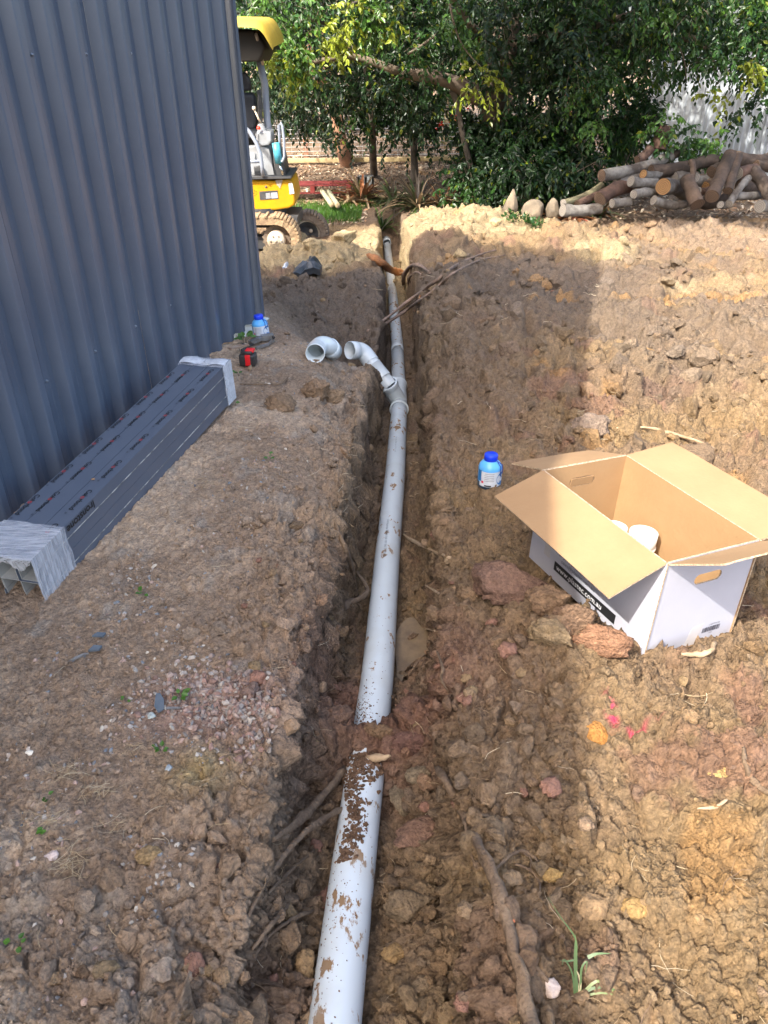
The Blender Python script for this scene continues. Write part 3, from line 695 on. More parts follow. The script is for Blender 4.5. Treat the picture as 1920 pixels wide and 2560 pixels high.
def ptube(mb, pts, r, n=32, wall=.004, open_a=False, open_b=False):
    mb.tube(pts, r, n, caps=False)
    pts = [Vector(p) for p in pts]
    for op, e, nx in ((open_a, pts[0], pts[1]), (open_b, pts[-1], pts[-2])):
        r0 = r if not isinstance(r, (list, tuple)) else (r[0] if e is pts[0] else r[-1])
        ax = (nx - e).normalized(); mb.lathe([(r0, 0), (r0 - wall, 0), (r0 - wall, .11)] + ([] if op else [(0.0005, .11)]), e, ax, n)
def pline(y0, y1, st=.12):
    n = max(2, int((y1 - y0) / st)); return [(float(pipe_x(y0 + (y1 - y0) * i / n)), y0 + (y1 - y0) * i / n, float(pipe_z(y0 + (y1 - y0) * i / n))) for i in range(n + 1)]
mb = MB(); mb.tube(pline(-.3, 4.93), .055, 40); mb.build('pipe_length', M['pvc'], pipe)
mb = MB(); mb.tube(pline(5.05, 6.55), .055, 32); mb.build('pipe_length', M['pvc'], pipe)
mb = MB(); mb.tube(pline(6.6, 12.2), .055, 28); mb.build('pipe_length', M['pvc'], pipe)
mb = MB(); q = pline(12.15, 12.45, .1); q = [(a, b_, c + .03) for a, b_, c in q]; ptube(mb, q, .061, 24, open_a=False); mb.build('coupling', M['pvcf'], pipe)
# junction
jy = 4.90; ax = (Vector(pline(4.9, 5.3)[-1]) - Vector(pline(4.9, 5.3)[0])).normalized()
J0 = Vector((float(pipe_x(jy)), jy, float(pipe_z(jy))))
mb = MB()
mb.lathe([(.0562, 0), (.0655, 0), (.0665, .004), (.0665, .012), (.0635, .015), (.0615, .05), (.059, .055), (.0575, .10), (.0575, .50), (.0595, .53), (.0625, .56), (.064, .60), (.066, .602), (.066, .615), (.0562, .615)], J0, ax, 36)
Bm = J0 + ax * .16
B1 = Vector(at_depth(972, 962, 5.32)); B2 = Vector(at_depth(936, 918, 5.34)); B3 = Vector(at_depth(907, 876, 5.36)); B4 = Vector(at_depth(881, 876, 5.30))
mb.tube([Bm, B1], .0595, 32, caps=False)
bx = (B1 - Bm).normalized(); mb.lathe([(.0595, -.03), (.0655, -.02), (.0665, 0), (.0675, .004), (.0675, .013), (.0562, .013)], B1, bx, 32)
jn = mb.build('junction_fitting', M['pvcf'], pipe)
mb = MB(); mb.tube([B1 - bx * .02, B2, B2 + (B3 - B2).normalized() * .05], .0552, 32, caps=False); mb.build('branch_length', M['pvcf'], pipe)
M['seam'] = mat('seam_shadow_line', (.35, .40, .42), .4)
d23 = (B3 - B2).normalized(); d12 = (B2 - B1).normalized()
mb = MB(); a_ = B1 + d12 * .055
mb.tube([a_, a_ + d12 * .004, B2 + d12 * .01], .0585, 32, caps=False); mb.lathe([(.0553, 0), (.0585, 0)], a_, d12, 32); mb.lathe([(.0585, 0), (.0605, .001), (.0605, .006), (.0553, .006)], B2 + d12 * .01, d12, 32); mb.build('sleeve', M['pvcf'], pipe)
# bend
mb = MB(); pts = []; 
P0 = B2 + d23 * .040; P1 = B3; P2 = B4
mb.lathe([(.0553, 0), (.0595, 0), (.0605, .002), (.0605, .008), (.0585, .01)], P0, d23, 32)
c1 = P1 - d23 * .055; c2 = P1 + (P2 - P1).normalized() * .055
for i in range(11):
    tt = i / 10; pts.append(c1 * (1 - tt) ** 2 + P1 * 2 * tt * (1 - tt) + c2 * tt ** 2)
mb.tube([P0] + pts, .0585, 32, caps=False)
e_ = (P2 - P1).normalized(); mb.lathe([(.0585, 0), (.0615, .002), (.0615, .062), (.0575, .062), (.0575, .01), (.052, .008), (.052, -.03)], c2, e_, 32)
mb.tube([P0 + d23 * .02, P0 + d23 * .021], .0588, 32, caps=False)
mb.build('bend', M['pvcf'], pipe)
# printing along the pipe
def pipe_print(s, y0, size, xo=0.0):
    me, wdt = text_mesh(s, size, 1.15, 0)
    a = Vector(pline(y0 - wdt, y0)[-1]); b_ = Vector(pline(y0 - wdt, y0)[0]); xd = (b_ - a).normalized(); zz = Vector((xo, -.25, 1)); yd = (zz.cross(xd)).normalized(); zz = xd.cross(yd)
    put_text(s, size, a + zz * .0556, xd, yd, M['print'], pipe, spacing=1.15, bend=.0556)
pipe_print('DWV  SN6  AS/NZS 1260  100  PVC-U  1 4 05', 4.18, .012, -.15)
pipe_print('DWV Australia  AS/NZS 1260  100  SN6  2 1 8 5 8 08', 3.05, .014, -.25)

# loose bend on the bank
elbow = thing('elbow_fitting', 'loose pale grey pipe bend lying open end forward on the bank', 'pipe fitting', tuple(at_depth(800, 905, 4.15)))
mb = MB(); a = [Vector(at_depth(x, y, z)) for x, y, z in ((788, 884, 4.06), (792, 873, 4.14), (801, 864, 4.19), (812, 863, 4.22), (822, 867, 4.26), (829, 874, 4.31))]
pts = []
for i in range(len(a) - 1):
    for j in range(4):
        t_ = j / 4; p0 = a[max(i - 1, 0)]; p1 = a[i]; p2 = a[i + 1]; p3 = a[min(i + 2, len(a) - 1)]
        pts.append(.5 * ((2 * p1) + (p2 - p0) * t_ + (2 * p0 - 5 * p1 + 4 * p2 - p3) * t_ ** 2 + (3 * p1 - p0 - 3 * p2 + p3) * t_ ** 3))
pts.append(a[-1]); k = len(pts)
mb.tube(pts, [.0515 if i < 5 else .0487 for i in range(k)], 32, caps=False)
mb.lathe([(.0515, 0), (.048, 0), (.048, .05), (.0435, .052), (.0435, .12)], pts[0], pts[1] - pts[0], 32)
mb.build('bend_body', M['pvcf'], elbow)
mb = MB(); ax_ = (pts[-1] - pts[-3]).normalized(); mb.lathe([(.0487, -.045), (.0533, -.042), (.0533, .03), (.048, .03), (.048, -.03)], pts[-1], ax_, 32); mb.build('socket_ring', M['pvcf'], elbow)

# ================================================================== open carton
bF = Vector((.704, 1.596, -.004)); E1 = Vector((-.3946, .9188, .0012)); E2 = Vector((.9176, .3942, -.0505)); E3 = Vector((.0469, .0189, .9987))
BA, BB, BHt = .566, .3252, .325
M['cardw'] = mat('white_carton_face', (.46, .465, .52), .55, (.42, .425, .48), 3, .05, 120)
M['cardb'] = mat('brown_carton_face', (.355, .222, .108), .75, (.31, .187, .088), 4, .15, 90)
M['corr'] = mat('corrugated_edge', (.55, .42, .28), .9, (.30, .22, .14), 160, ramp=(.45, .55))
for m_ in (M['cardb'],):
    n = m_.node_tree; b = n.nodes['Principled BSDF']
carton = thing('carton', 'open cardboard carton, white outside and brown inside, with four spread flaps', 'box', tuple(bF))
TH_ = .0045
def BX(a, b_, c): return bF + E1 * a + E2 * b_ + E3 * c
def panel(name, P, u, v, inw, outer_mi=0, hole=None, parent=None, bend=0.0):
    """slab spanned by u,v from P; inw = direction of thickness (towards the inside); hole=(cu,cv,len,rad) in metres"""
    parent = parent or carton; lu, lv = u.length, v.length; uu = u.normalized(); vv = v.normalized(); wv = inw.normalized() * TH_
    mb = MB()
    if hole is None:
        K, Kv = 10, 4; vs = []
        for s_ in (0, 1):
            for i in range(K + 1):
                for j in range(Kv + 1):
                    a = i / K; b_ = j / Kv
                    wob = bend * (math.sin(a * 9 + 1) * .3 + math.sin(a * 4.3) * .7) * b_ ** 2
                    vs.append(P + u * a + v * b_ + wv * s_ + inw.normalized() * wob)
        n1 = (K + 1) * (Kv + 1); g = lambda s_, i, j: s_ * n1 + i * (Kv + 1) + j
        for i in range(K):
            for j in range(Kv):
                mb.add([vs[g(0, i, j)], vs[g(0, i + 1, j)], vs[g(0, i + 1, j + 1)], vs[g(0, i, j + 1)]], [(0, 1, 2, 3)], outer_mi)
                mb.add([vs[g(1, i, j)], vs[g(1, i + 1, j)], vs[g(1, i + 1, j + 1)], vs[g(1, i, j + 1)]], [(3, 2, 1, 0)], 1)
        for i in range(K):
            for j in (0, Kv): mb.add([vs[g(0, i, j)], vs[g(0, i + 1, j)], vs[g(1, i + 1, j)], vs[g(1, i, j)]], [(0, 1, 2, 3)], 2)
        for j in range(Kv):
            for i in (0, K): mb.add([vs[g(0, i, j)], vs[g(0, i, j + 1)], vs[g(1, i, j + 1)], vs[g(1, i, j)]], [(0, 1, 2, 3)], 2)
    else:
        cu, cv, hl, hr = hole; N = 24; inner = []
        for i in range(N):
            t_ = 2 * math.pi * i / N; inner.append((cu + (hl / 2 - hr) * (1 if math.cos(t_) > 0 else -1) + hr * math.cos(t_), cv + hr * math.sin(t_)))
        outer = []
        for (pu, pv) in inner:   # project to the rectangle
            dx, dy = pu - cu, (pv - cv) * 3.0
            sc_ = min(((lu - cu) if dx > 0 else cu) / max(abs(dx), 1e-6), ((lv - cv) if dy > 0 else cv) / max(abs(dy), 1e-6)); outer.append((cu + dx * sc_, cv + dy * sc_))
        for cx_, cy_ in ((0, 0), (lu, 0), (lu, lv), (0, lv)):
            i = min(range(N), key=lambda q: (outer[q][0] - cx_) ** 2 + (outer[q][1] - cy_) ** 2); outer[i] = (cx_, cy_)
        w3 = lambda q, s_: P + uu * q[0] + vv * q[1] + wv * s_
        for i in range(N):
            j = (i + 1) % N
            for s_, mi_ in ((0, outer_mi), (1, 1)): mb.add([w3(outer[i], s_), w3(outer[j], s_), w3(inner[j], s_), w3(inner[i], s_)], [(0, 1, 2, 3)], mi_)
            mb.add([w3(inner[i], 0), w3(inner[j], 0), w3(inner[j], 1), w3(inner[i], 1)], [(0, 1, 2, 3)], 2)
            mb.add([w3(outer[i], 0), w3(outer[j], 0), w3(outer[j], 1), w3(outer[i], 1)], [(0, 1, 2, 3)], 2)
    me_o = mb.build(name, [M['cardw'], M['cardb'], M['corr']], parent); return me_o
pf = panel('side_panel', BX(0, 0, 0), E1 * BA, E3 * BHt, E2)                                   # printed long side, towards the trench
pr = panel('end_panel', BX(TH_, .0005, 0), E2 * BB, E3 * BHt, E1, hole=(.165, .242, .095, .0165))          # end towards the camera
pb = panel('side_panel', BX(0, BB, 0), E1 * BA, E3 * BHt, -E2)
pe = panel('end_panel', BX(BA - TH_, .0005, 0), E2 * BB, E3 * BHt, -E1, hole=(.155, .262, .095, .0165))
mb = MB(); mb.prism([BX(.003, .003, .001), BX(BA - .003, .003, .001), BX(BA - .003, BB - .003, .001), BX(.003, BB - .003, .001)], E3 * .005); mb.build('carton_base', M['cardb'], carton)
# hand-hole tabs pushed inwards
mb = MB(); mb.prism([BX(BA - .006, .112, .247), BX(BA - .006, .198, .247), BX(BA - .010, .198, .276), BX(BA - .010, .112, .276)], -E1 * .003); mb.build('hole_tab', M['cardb'], carton)
def flap(hinge0, hinge1, out, wd, phi, bend=.004, trim=.004):
    a = math.radians(phi); v = (out * math.cos(a) + E3 * math.sin(a)) * wd; hu = (hinge1 - hinge0); nn = hu.cross(v).normalized()
    if nn.z < 0: nn = -nn
    hu_n = hu.normalized()
    return panel('flap', hinge0 + hu_n * trim - nn * TH_, hu - hu_n * 2 * trim, v, nn, 0, bend=bend)
tL, tF, tB, tR = BX(BA, 0, BHt), BX(0, 0, BHt), BX(BA, BB, BHt), BX(0, BB, BHt)
f1 = flap(tL, tF, -E2, .180, -20, .004); f2 = flap(tL, tB, E1, .186, -19, .003); f3 = flap(tB, tR, E2, .186, 5, .006); f4 = flap(tF, tR, -E1, .184, 32, .003)
# creases: shallow rubbed lines pressed across the two long flaps
M['crease'] = mat('rubbed_crease', (.42, .245, .11), .8)
# print on the side: left edge of the face as you read it is the far corner (L)
xr = -E1; yr = E3; fo = BX(BA, 0, 0) - E2 * .0010
M['cink'] = mat('carton_print', (.06, .06, .08), .7); M['cblack'] = mat('black_panel', (.012, .012, .014), .6); M['cwhite'] = mat('reversed_print', (.7, .7, .72), .6); M['cinkd'] = mat('carton_print_grey', (.22, .22, .26), .7)
def cprint(s_, size, a, h, mt, sp=1.0, bold=0): return put_text(s_, size, fo + xr * a + yr * h, xr, yr, mt, pf, spacing=sp, bold=bold)
def fit_size(t_, wd_): return .02 * wd_ / text_mesh(t_, .02)[1]
for tx, a_, h_, wd_, mt_ in (('INNOVATIVE PLUMBING SOLUTIONS', .137, .1290, .240, 'cinkd'), ('2 Enterprise Street Caloundra QLD 4551', .130, .1125, .238, 'cink'), ('T. 07 5413 4444   F. 07 5491 8918', .130, .0960, .240, 'cink'), ('sales@plastec.com.au', .165, .0790, .165, 'cink')):
    cprint(tx, fit_size(tx, wd_), a_, h_, M[mt_])
mb = MB(); q = fo + xr * .135 + yr * .036; mb.prism([q, q + xr * .30, q + xr * .30 + yr * .032, q + yr * .032], -E2 * .0004); mb.build('black_band', M['cblack'], pf)
o = cprint('www.plastec.com.au', .026, .148, .0445, M['cwhite'], 1.05, .0003)
for v_ in o.data.vertices: v_.co -= E2 * .0008
M['tape'] = mat('clear_tape', (.52, .50, .50), .25, spec=.7)
mb = MB(); q = fo + xr * .075 + yr * .06; mb.prism([q, q + xr * .032, q + xr * .030 + yr * .055, q + yr * .055], -E2 * .0004); mb.build('tape', M['tape'], pf)
fe = BX(0, 0, 0) - E1 * .0008 + E1 * TH_
mb = MB(); q = fe + E2 * .145 + E3 * .0; mb.prism([q, q + E2 * .045, q + E2 * .058 + E3 * .075, q + E2 * .016 + E3 * .07], -E1 * .0004); mb.build('tape', M['tape'], pr)
mb = MB(); q = fe + E2 * .205 + E3 * .040; r__ = random.Random(4); xx = 0
while xx < .066:
    wd = r__.choice([.0012, .0018, .003]); mb.prism([q + E2 * xx, q + E2 * (xx + wd), q + E2 * (xx + wd) + E3 * .017, q + E2 * xx + E3 * .017], -E1 * .0004); xx += wd + r__.choice([.001, .0018, .0026])
mb.build('barcode', M['cink'], pr)
put_text('CARTON ID', .0075, fe + E2 * .225 + E3 * .062 - E1 * .0004, E2, E3, M['cink'], pr); put_text('12984', .006, fe + E2 * .23 + E3 * .032 - E1 * .0004, E2, E3, M['cink'], pr)

# white fittings inside the carton
def whitecup(px, py, z, r, h, lab, ring):
    p = Vector(at_z(px, py, z)); base = p - Vector((.0469, .0189, .9987)) * h
    t_ = thing('pipe_coupling', lab, 'pipe fitting', tuple(base))
    mb = MB(); mb.lathe([(r * .94, 0), (r * .94, h * .62), (r, h * .64), (r, h), (r - .004, h), (r - .004, h * .35), (.0005, h * .35)], base, E3, 32); mb.build('coupling_body', M['pvcw'], t_)
    mb = MB(); mb.lathe([(r, h * .62), (r + .0025, h * .63), (r + .0025, h * .67), (r, h * .68)], base, E3, 32); mb.build('collar', M['pvcw'], t_)
whitecup(1610, 1330, .150, .044, .145, 'muddy white round coupling standing open in the carton, nearer one', 1)
whitecup(1538, 1316, .125, .040, .118, 'clean white round coupling half hidden under the long flap of the carton', 0)

# ================================================================== glue bottles
M['bblue'] = mat('translucent_blue_plastic', (.10, .38, .78), .3, (.12, .45, .85), 20, spec=.5); M['bdeep'] = mat('dark_blue_liquid_band', (.03, .06, .10), .3)
M['cap'] = mat('royal_blue_cap', (.01, .05, .72), .35); M['label'] = mat('pale_label', (.66, .70, .74), .5, (.55, .60, .66), 40); M['lblue'] = mat('label_blue', (.02, .16, .42), .4); M['cord'] = mat('navy_cord', (.01, .04, .25), .5)
M['lred'] = mat('label_red', (.7, .05, .08), .5)
def bottle(px, py, z, r, h, lab, tilt, yaw, mat_b):
    base = Vector(at_z(px, py, z)); t_ = thing('glue_bottle', lab, 'bottle', tuple(base))
    ax = Vector((math.sin(tilt) * math.cos(yaw), math.sin(tilt) * math.sin(yaw), math.cos(tilt)))
    mb = MB(); mb.lathe([(0.001, 0), (r * .93, 0), (r * .99, h * .03), (r, h * .06), (r, h * .20)], base, ax, 32); mb.build('bottle_foot', M['bdeep'], t_)
    mb = MB(); mb.lathe([(r, h * .20), (r, h * .58), (r * .99, h * .62), (r * .93, h * .68), (r * .78, h * .75), (r * .60, h * .80), (r * .52, h * .82), (r * .52, h * .86)], base, ax, 32); mb.build('bottle_body', mat_b, t_)
    mb = MB(); mb.lathe([(r * .56, h * .82), (r * .58, h * .83), (r * .58, h * .97), (r * .54, h), (0.001, h)], base, ax, 32); mb.build('cap', M['cap'], t_)
    # label: a sleeve over the side facing us
    a = Vector((0, -1, 0)); N = (a - ax * a.dot(ax)).normalized(); B = ax.cross(N)
    def patch(t0, t1, h0, h1, mt, rr, nm='label'):
        mb = MB(); vs = []; K = 16
        for i in range(K + 1):
            t = math.radians(t0 + (t1 - t0) * i / K)
            for hh in (h0, h1): vs.append(base + ax * (h * hh) + (N * math.cos(t) + B * math.sin(t)) * (r * rr))
        mb.add(vs, [(2 * i, 2 * i + 2, 2 * i + 3, 2 * i + 1) for i in range(K)], 0, True); return mb.build(nm, mt, t_)
    patch(-62, 100, .10, .56, M['label'], 1.008)
    patch(-80, -52, .24, .58, M['lblue'], 1.012)
    def disc(t0, hc, rad, mt, rr, nm):
        mb = MB(); vs = []; 
        for i in range(28):
            q = 2 * math.pi * i / 28; t = math.radians(t0) + rad * math.cos(q) / r; hh = min(max(hc * h + rad * math.sin(q), h * .10), h * .57); vs.append(base + ax * hh + (N * math.cos(t) + B * math.sin(t)) * (r * rr))
        c = base + ax * hc * h + (N * math.cos(math.radians(t0)) + B * math.sin(math.radians(t0))) * (r * rr * 1.01)
        mb.add(vs + [c], [(i, (i + 1) % 28, 28) for i in range(28)]); return mb.build(nm, mt, t_)
    disc(62, .32, r * .60, M['lblue'], 1.018, 'label_ring'); disc(68, .34, r * .34, M['label'], 1.03, 'label_disc')
    patch(-32, 2, .115, .155, M['ink'], 1.016, 'label_bar')
    patch(-50, -38, .20, .27, M['lred'], 1.016, 'hazard_mark')
    for i in range(5): patch(-34, 14, .50 - i * .055, .515 - i * .055, M['cinkd'], 1.016, 'label_print')
    mb = MB(); q0 = base + ax * h * .80 + (N * math.cos(.9) + B * math.sin(.9)) * r * .6
    p_ = lambda t, hh, rr: base + ax * h * hh + (N * math.cos(t) + B * math.sin(t)) * r * rr
    mb.tube([p_(.9, .83, .62), p_(.85, .70, 1.0), p_(.8, .55, 1.06), p_(.95, .38, 1.08)], .0016, 6); mb.tube([p_(.9, .83, .62), p_(1.2, .72, 1.02), p_(1.25, .55, 1.07), p_(1.15, .45, 1.07)], .0016, 6)
    mb.build('cap_tether', M['cord'], t_)
bottle(1222, 1213, on(1222, 1214)[2] + .004, .0445, .133, 'squat blue glue bottle with a royal blue cap standing between trench and carton', .03, 1, M['bblue'])
bottle(655, 842, .045, .046, .128, 'blue glue bottle with a torn white label standing at the shed corner', .08, 3.0, M['bblue'])

# ================================================================== tools by the shed
M['steel'] = mat('worn_grey_steel', (.30, .31, .31), .45, (.20, .17, .14), 30, .2, 120, metal=.6); M['rust'] = mat('rusty_steel', (.33, .27, .20), .7, (.22, .13, .08), 40)
M['black'] = mat('black_plastic', (.02, .02, .022), .45, (.05, .045, .04), 40); M['red'] = mat('red_plastic', (.75, .015, .02), .4)
def bar3(mb, a, b_, w_, t_, mi=0):
    a = Vector(a); b_ = Vector(b_); d_ = (b_ - a).normalized(); s_ = d_.cross(UP).normalized(); u_ = s_.cross(d_)
    mb.prism([a - s_ * w_ / 2 - u_ * t_ / 2, a + s_ * w_ / 2 - u_ * t_ / 2, a + s_ * w_ / 2 + u_ * t_ / 2, a - s_ * w_ / 2 + u_ * t_ / 2], b_ - a, mi)
def onz(x, y, dz): p = on(x, y); return Vector(p) + UP * dz
t_ = thing('locking_tool', 'grey metal gripping tool lying on the ground behind the red battery', 'tool', tuple(onz(640, 865, 0)))
mb = MB(); bar3(mb, onz(626, 866, .022), onz(655, 856, .026), .030, .018); bar3(mb, onz(655, 856, .026), onz(684, 852, .028), .034, .03); mb.build('tool_arm', M['steel'], t_)
mb = MB(); bar3(mb, onz(640, 875, .010), onz(672, 866, .012), .012, .014); bar3(mb, onz(672, 866, .012), onz(684, 858, .018), .012, .014); mb.build('tool_jaw', M['steel'], t_)
mb = MB(); mb.lathe([(.001, 0), (.008, 0), (.008, .03), (.001, .03)], onz(683, 853, .028) - D * .0, (.3, -.95, .1), 12); mb.build('pivot', M['black'], t_)
mb = MB(); bar3(mb, onz(606, 884, .018), onz(632, 869, .02), .014, .010); mb.build('tool_handle', M['black'], t_)
t_ = thing('flat_steel_bar', 'rusty flat steel bar with a slot reaching from the bundle to the battery', 'steel bar', tuple(onz(600, 890, 0)))
mb = MB(); bar3(mb, onz(576, 897, .055), onz(622, 889, .062), .036, .007); mb.build('bar_body', M['rust'], t_)
mb = MB(); bar3(mb, onz(608, 890.6, .0655), onz(614, 889.6, .0665), .011, .003); mb.build('slot', M['black'], t_)
pb_ = onz(622, 912, .03)
t_ = thing('battery_pack', 'black and red power tool battery standing at the end of the bundle', 'battery', tuple(pb_ - UP * .03))
Rz = Matrix.Rotation(math.radians(-6), 3, 'Z')
mb = MB(); mb.box(pb_ + UP * .002, (.082, .068, .06), Rz, 0, .008); mb.box(pb_ + UP * .040, (.060, .056, .020), Rz, 0, .005); mb.build('battery_case', M['black'], t_)
mb = MB(); mb.box(pb_ + Vector((.006, -.0015, .004)), (.028, .069, .058), Rz, 0, .003); mb.box(pb_ + Vector((.014, .0, .048)), (.044, .044, .014), Rz, 0, .004); mb.build('red_strip', M['red'], t_)

# ================================================================== small digger
def PX(x, y, Y): return Vector(at_y(x, y, Y))
M['yel'] = mat('digger_yellow', (.68, .35, .008), .35, (.60, .30, .012), 6, spec=.5); M['yel2'] = mat('faded_canopy_yellow', (.52, .37, .05), .4, (.44, .30, .04), 7)
M['mud'] = mat('caked_mud', (.44, .31, .17), .95, (.26, .17, .10), 9, .8, 70); M['mudd'] = mat('dry_grey_mud', (.26, .20, .14), .95, (.15, .11, .08), 12, .8, 70)
M['dgrey'] = mat('digger_dark_grey', (.05, .055, .06), .45, (.09, .085, .08), 12); M['lgrey'] = mat('digger_light_grey', (.36, .38, .40), .45, (.28, .28, .27), 8)
M['rail'] = mat('grey_handrail', (.30, .33, .38), .35); M['seat'] = mat('black_vinyl_seat', (.028, .03, .035), .4, (.05, .052, .058), 5, .3, 40)
M['teal'] = mat('teal_cylinder', (.05, .30, .40), .35, (.10, .38, .46), 30); M['chrome'] = mat('bright_rod', (.7, .7, .68), .2, metal=1); M['hub'] = mat('cream_hub', (.62, .54, .42), .7, (.42, .32, .20), 14)
M['liner'] = mat('canopy_lining', (.03, .026, .02), .8); M['cream'] = mat('cream_knob', (.75, .62, .45), .4); M['bred'] = mat('red_button', (.7, .05, .02), .4); M['sticker'] = mat('sticker', (.62, .62, .60), .5, (.45, .45, .46), 60)
M['primer'] = mat('rubbed_primer', (.50, .42, .33), .7, (.36, .28, .2), 40)
YE = 9.9
dig = thing('mini_excavator', 'yellow and grey mini digger with canopy and mud caked tracks behind the shed corner', 'excavator', tuple(PX(690, 640, YE)))
def track(cx, cy, Y, rout, depth, left, hubs, sd_):
    c = PX(cx, cy, Y); thk = .085; r0 = rout - thk
    mb = MB(); N = 20; path = []
    for i in range(N + 1):
        a = math.radians(-95 + 190 * i / N); path.append((math.cos(a), math.sin(a), 0))
    pts = [(-left, -1)] + [(0 + a, b_) for a, b_, _ in path] + [(-left, 1)]
    cont = []
    def pt(a, b_, R): return (a * R if a > -left + .01 and abs(a) <= 1.001 and not (a == -left) else a, b_ * R)
    ring_o = []; ring_i = []
    seg = [(-left + k * .1, -1) for k in range(int(left / .1))] + [('a', math.radians(-90 + 180 * i / N)) for i in range(N + 1)] + [(-k * .1, 1) for k in range(1, int(left / .1))]
    r = random.Random(sd_); V = []
    n = len(seg)
    for s_ in seg:
        for R in (r0, rout):
            if s_[0] == 'a': x, z = math.cos(s_[1]) * R, math.sin(s_[1]) * R
            else: x, z = s_[0], s_[1] * R
            for dy in (0, depth):
                jj = r.uniform(-.012, .016) if R == rout else 0
                V.append(c + Vector((x + (jj if s_[0] == 'a' else 0), dy + r.uniform(-.008, .008), z + jj)))
    Fs = []
    for i in range(n - 1):
        a, b_ = i * 4, i * 4 + 4
        Fs += [(a, b_, b_ + 2, a + 2), (a + 1, a + 3, b_ + 3, b_ + 1), (a + 2, b_ + 2, b_ + 3, a + 3), (a, a + 1, b_ + 1, b_)]
    mb.add(V, Fs, 0, False); tr = mb.build('track_belt', M['mud'] if sd_ == 1 else M['mudd'], dig)
    # shoes standing proud of the belt
    for i in range(0, n, 1):
        s_ = seg[i]
        if s_[0] == 'a': ang = s_[1]; x, z = math.cos(ang) * (rout + .006), math.sin(ang) * (rout + .006)
        else: ang = math.pi / 2 * s_[1]; x, z = s_[0], s_[1] * (rout + .006)
        if z < -.16: continue
        mb = MB(); mb.box(c + Vector((x, depth / 2, z)), (.030 + r.uniform(-.004, .01), depth + .02, .030), Matrix.Rotation(-(ang - math.pi / 2), 3, 'Y'), 0, .006)
        mb.build('track_shoe', M['mud'] if sd_ == 1 else M['mudd'], dig)
    return c
c1 = track(690, 602, 9.55, .265, .26, 1.5, 1, 1)
mb = MB(); hx = PX(691, 600, 9.60); mb.lathe([(.001, -.055), (.095, -.055), (.108, -.035), (.110, .05)], hx, (0, 1, 0), 28); mb.build('drive_hub', M['hub'], dig)
mb = MB()
for i in range(6):
    a = i * math.pi / 3; mb.lathe([(.001, -.012), (.010, -.012), (.010, 0)], hx + Vector((math.cos(a) * .065, -.055, math.sin(a) * .065)), (0, 1, 0), 8)
mb.lathe([(.001, -.006), (.018, -.006), (.02, 0)], hx + Vector((0, -.055, 0)), (0, 1, 0), 12); mb.build('hub_bolts', M['hub'], dig)
mb = MB(); pr_ = []
for i in range(36):
    a = i * math.pi / 18; R = .178 if i % 2 else .155; pr_.append(hx + Vector((math.cos(a) * R, .04, math.sin(a) * R)))
mb.prism(pr_, (0, .03, 0)); mb.build('sprocket', M['mudd'], dig)
mb = MB(); mb.box(PX(640, 606, 9.72) + Vector((-.3, .05, 0)), (1.1, .16, .14)); mb.box(PX(690, 600, 9.78), (.3, .1, .2)); mb.build('track_frame', M['dgrey'], dig)
c2 = track(766, 588, 10.62, .27, .26, 1.9, 0, 2)
mb = MB(); ix = PX(768, 584, 10.66); mb.lathe([(.001, .02), (.10, .02), (.105, 0), (.15, 0), (.165, -.01), (.17, .06)], ix, (0, 1, 0), 28); mb.build('idler_wheel', M['dgrey'], dig)
mb = MB(); mb.lathe([(.150, -.012), (.168, -.016), (.174, 0)], ix, (0, 1, 0), 28); mb.lathe([(.001, -.01), (.022, -.01), (.026, .02)], ix + Vector((.05, 0, .03)), (0, 1, 0), 12); mb.build('idler_rim', M['hub'], dig)
mb = MB(); mb.box(PX(700, 536, 10.2) + Vector((-.3, 0, -.03)), (1.1, .75, .11)); mb.lathe([(.28, 0), (.28, .10)], PX(660, 534, 10.2), (0, 0, 1), 24); mb.build('undercarriage', M['dgrey'], dig)
# yellow lower body, rounded right end
def outline(pts, Y, dep, name, mt, par=None, bev=.0, mi=0):
    P = [PX(x, y, Y) for x, y in pts]; bm = bmesh.new(); vs = [bm.verts.new(p) for p in P]; f = bm.faces.new(vs)
    r = bmesh.ops.extrude_face_region(bm, geom=[f]); ev = [e for e in r['geom'] if isinstance(e, bmesh.types.BMVert)]
    bmesh.ops.translate(bm, verts=ev, vec=Vector((0, dep, 0))); bmesh.ops.recalc_face_normals(bm, faces=bm.faces)
    if bev: bmesh.ops.bevel(bm, geom=[e for e in bm.edges if abs((e.verts[0].co - e.verts[1].co).y) < dep * .5], offset=bev, segments=3, affect='EDGES', profile=.6)
    me = bpy.data.meshes.new(name); bm.to_mesh(me); bm.free(); me.materials.append(mt)
    for p in me.polygons: p.use_smooth = bev > 0 and len(p.vertices) == 4
    o = bpy.data.objects.new(name, me); link(o, par or dig); o.matrix_parent_inverse = dig.matrix_basis.inverted() if par is None else Matrix.Identity(4); return o
outline([(560, 449), (688, 452), (706, 450), (722, 448), (730, 455), (735, 480), (738, 500), (736, 513), (722, 521), (690, 526), (560, 530)], 9.95, .75, 'body_shell', M['yel'], bev=.025)
outline([(560, 441), (728, 441), (728, 447), (560, 450)], 9.90, .85, 'deck', M['dgrey'], bev=.006)
outline([(648, 479), (694, 476), (696, 497), (650, 500)], 9.945, .004, 'data_plate', M['dgrey'])
outline([(664, 483), (676, 482), (677, 496), (665, 497)], 9.943, .002, 'plate_print', M['lgrey']); outline([(678, 482), (693, 481), (694, 495), (679, 496)], 9.943, .002, 'plate_print', M['sticker'])
outline([(721, 458), (731, 457), (736, 484), (724, 486)], 9.944, .004, 'sticker', M['sticker'])
outline([(688, 451), (707, 449), (703, 462), (700, 472), (696, 466), (692, 462)], 9.944, .003, 'rubbed_patch', M['primer'])
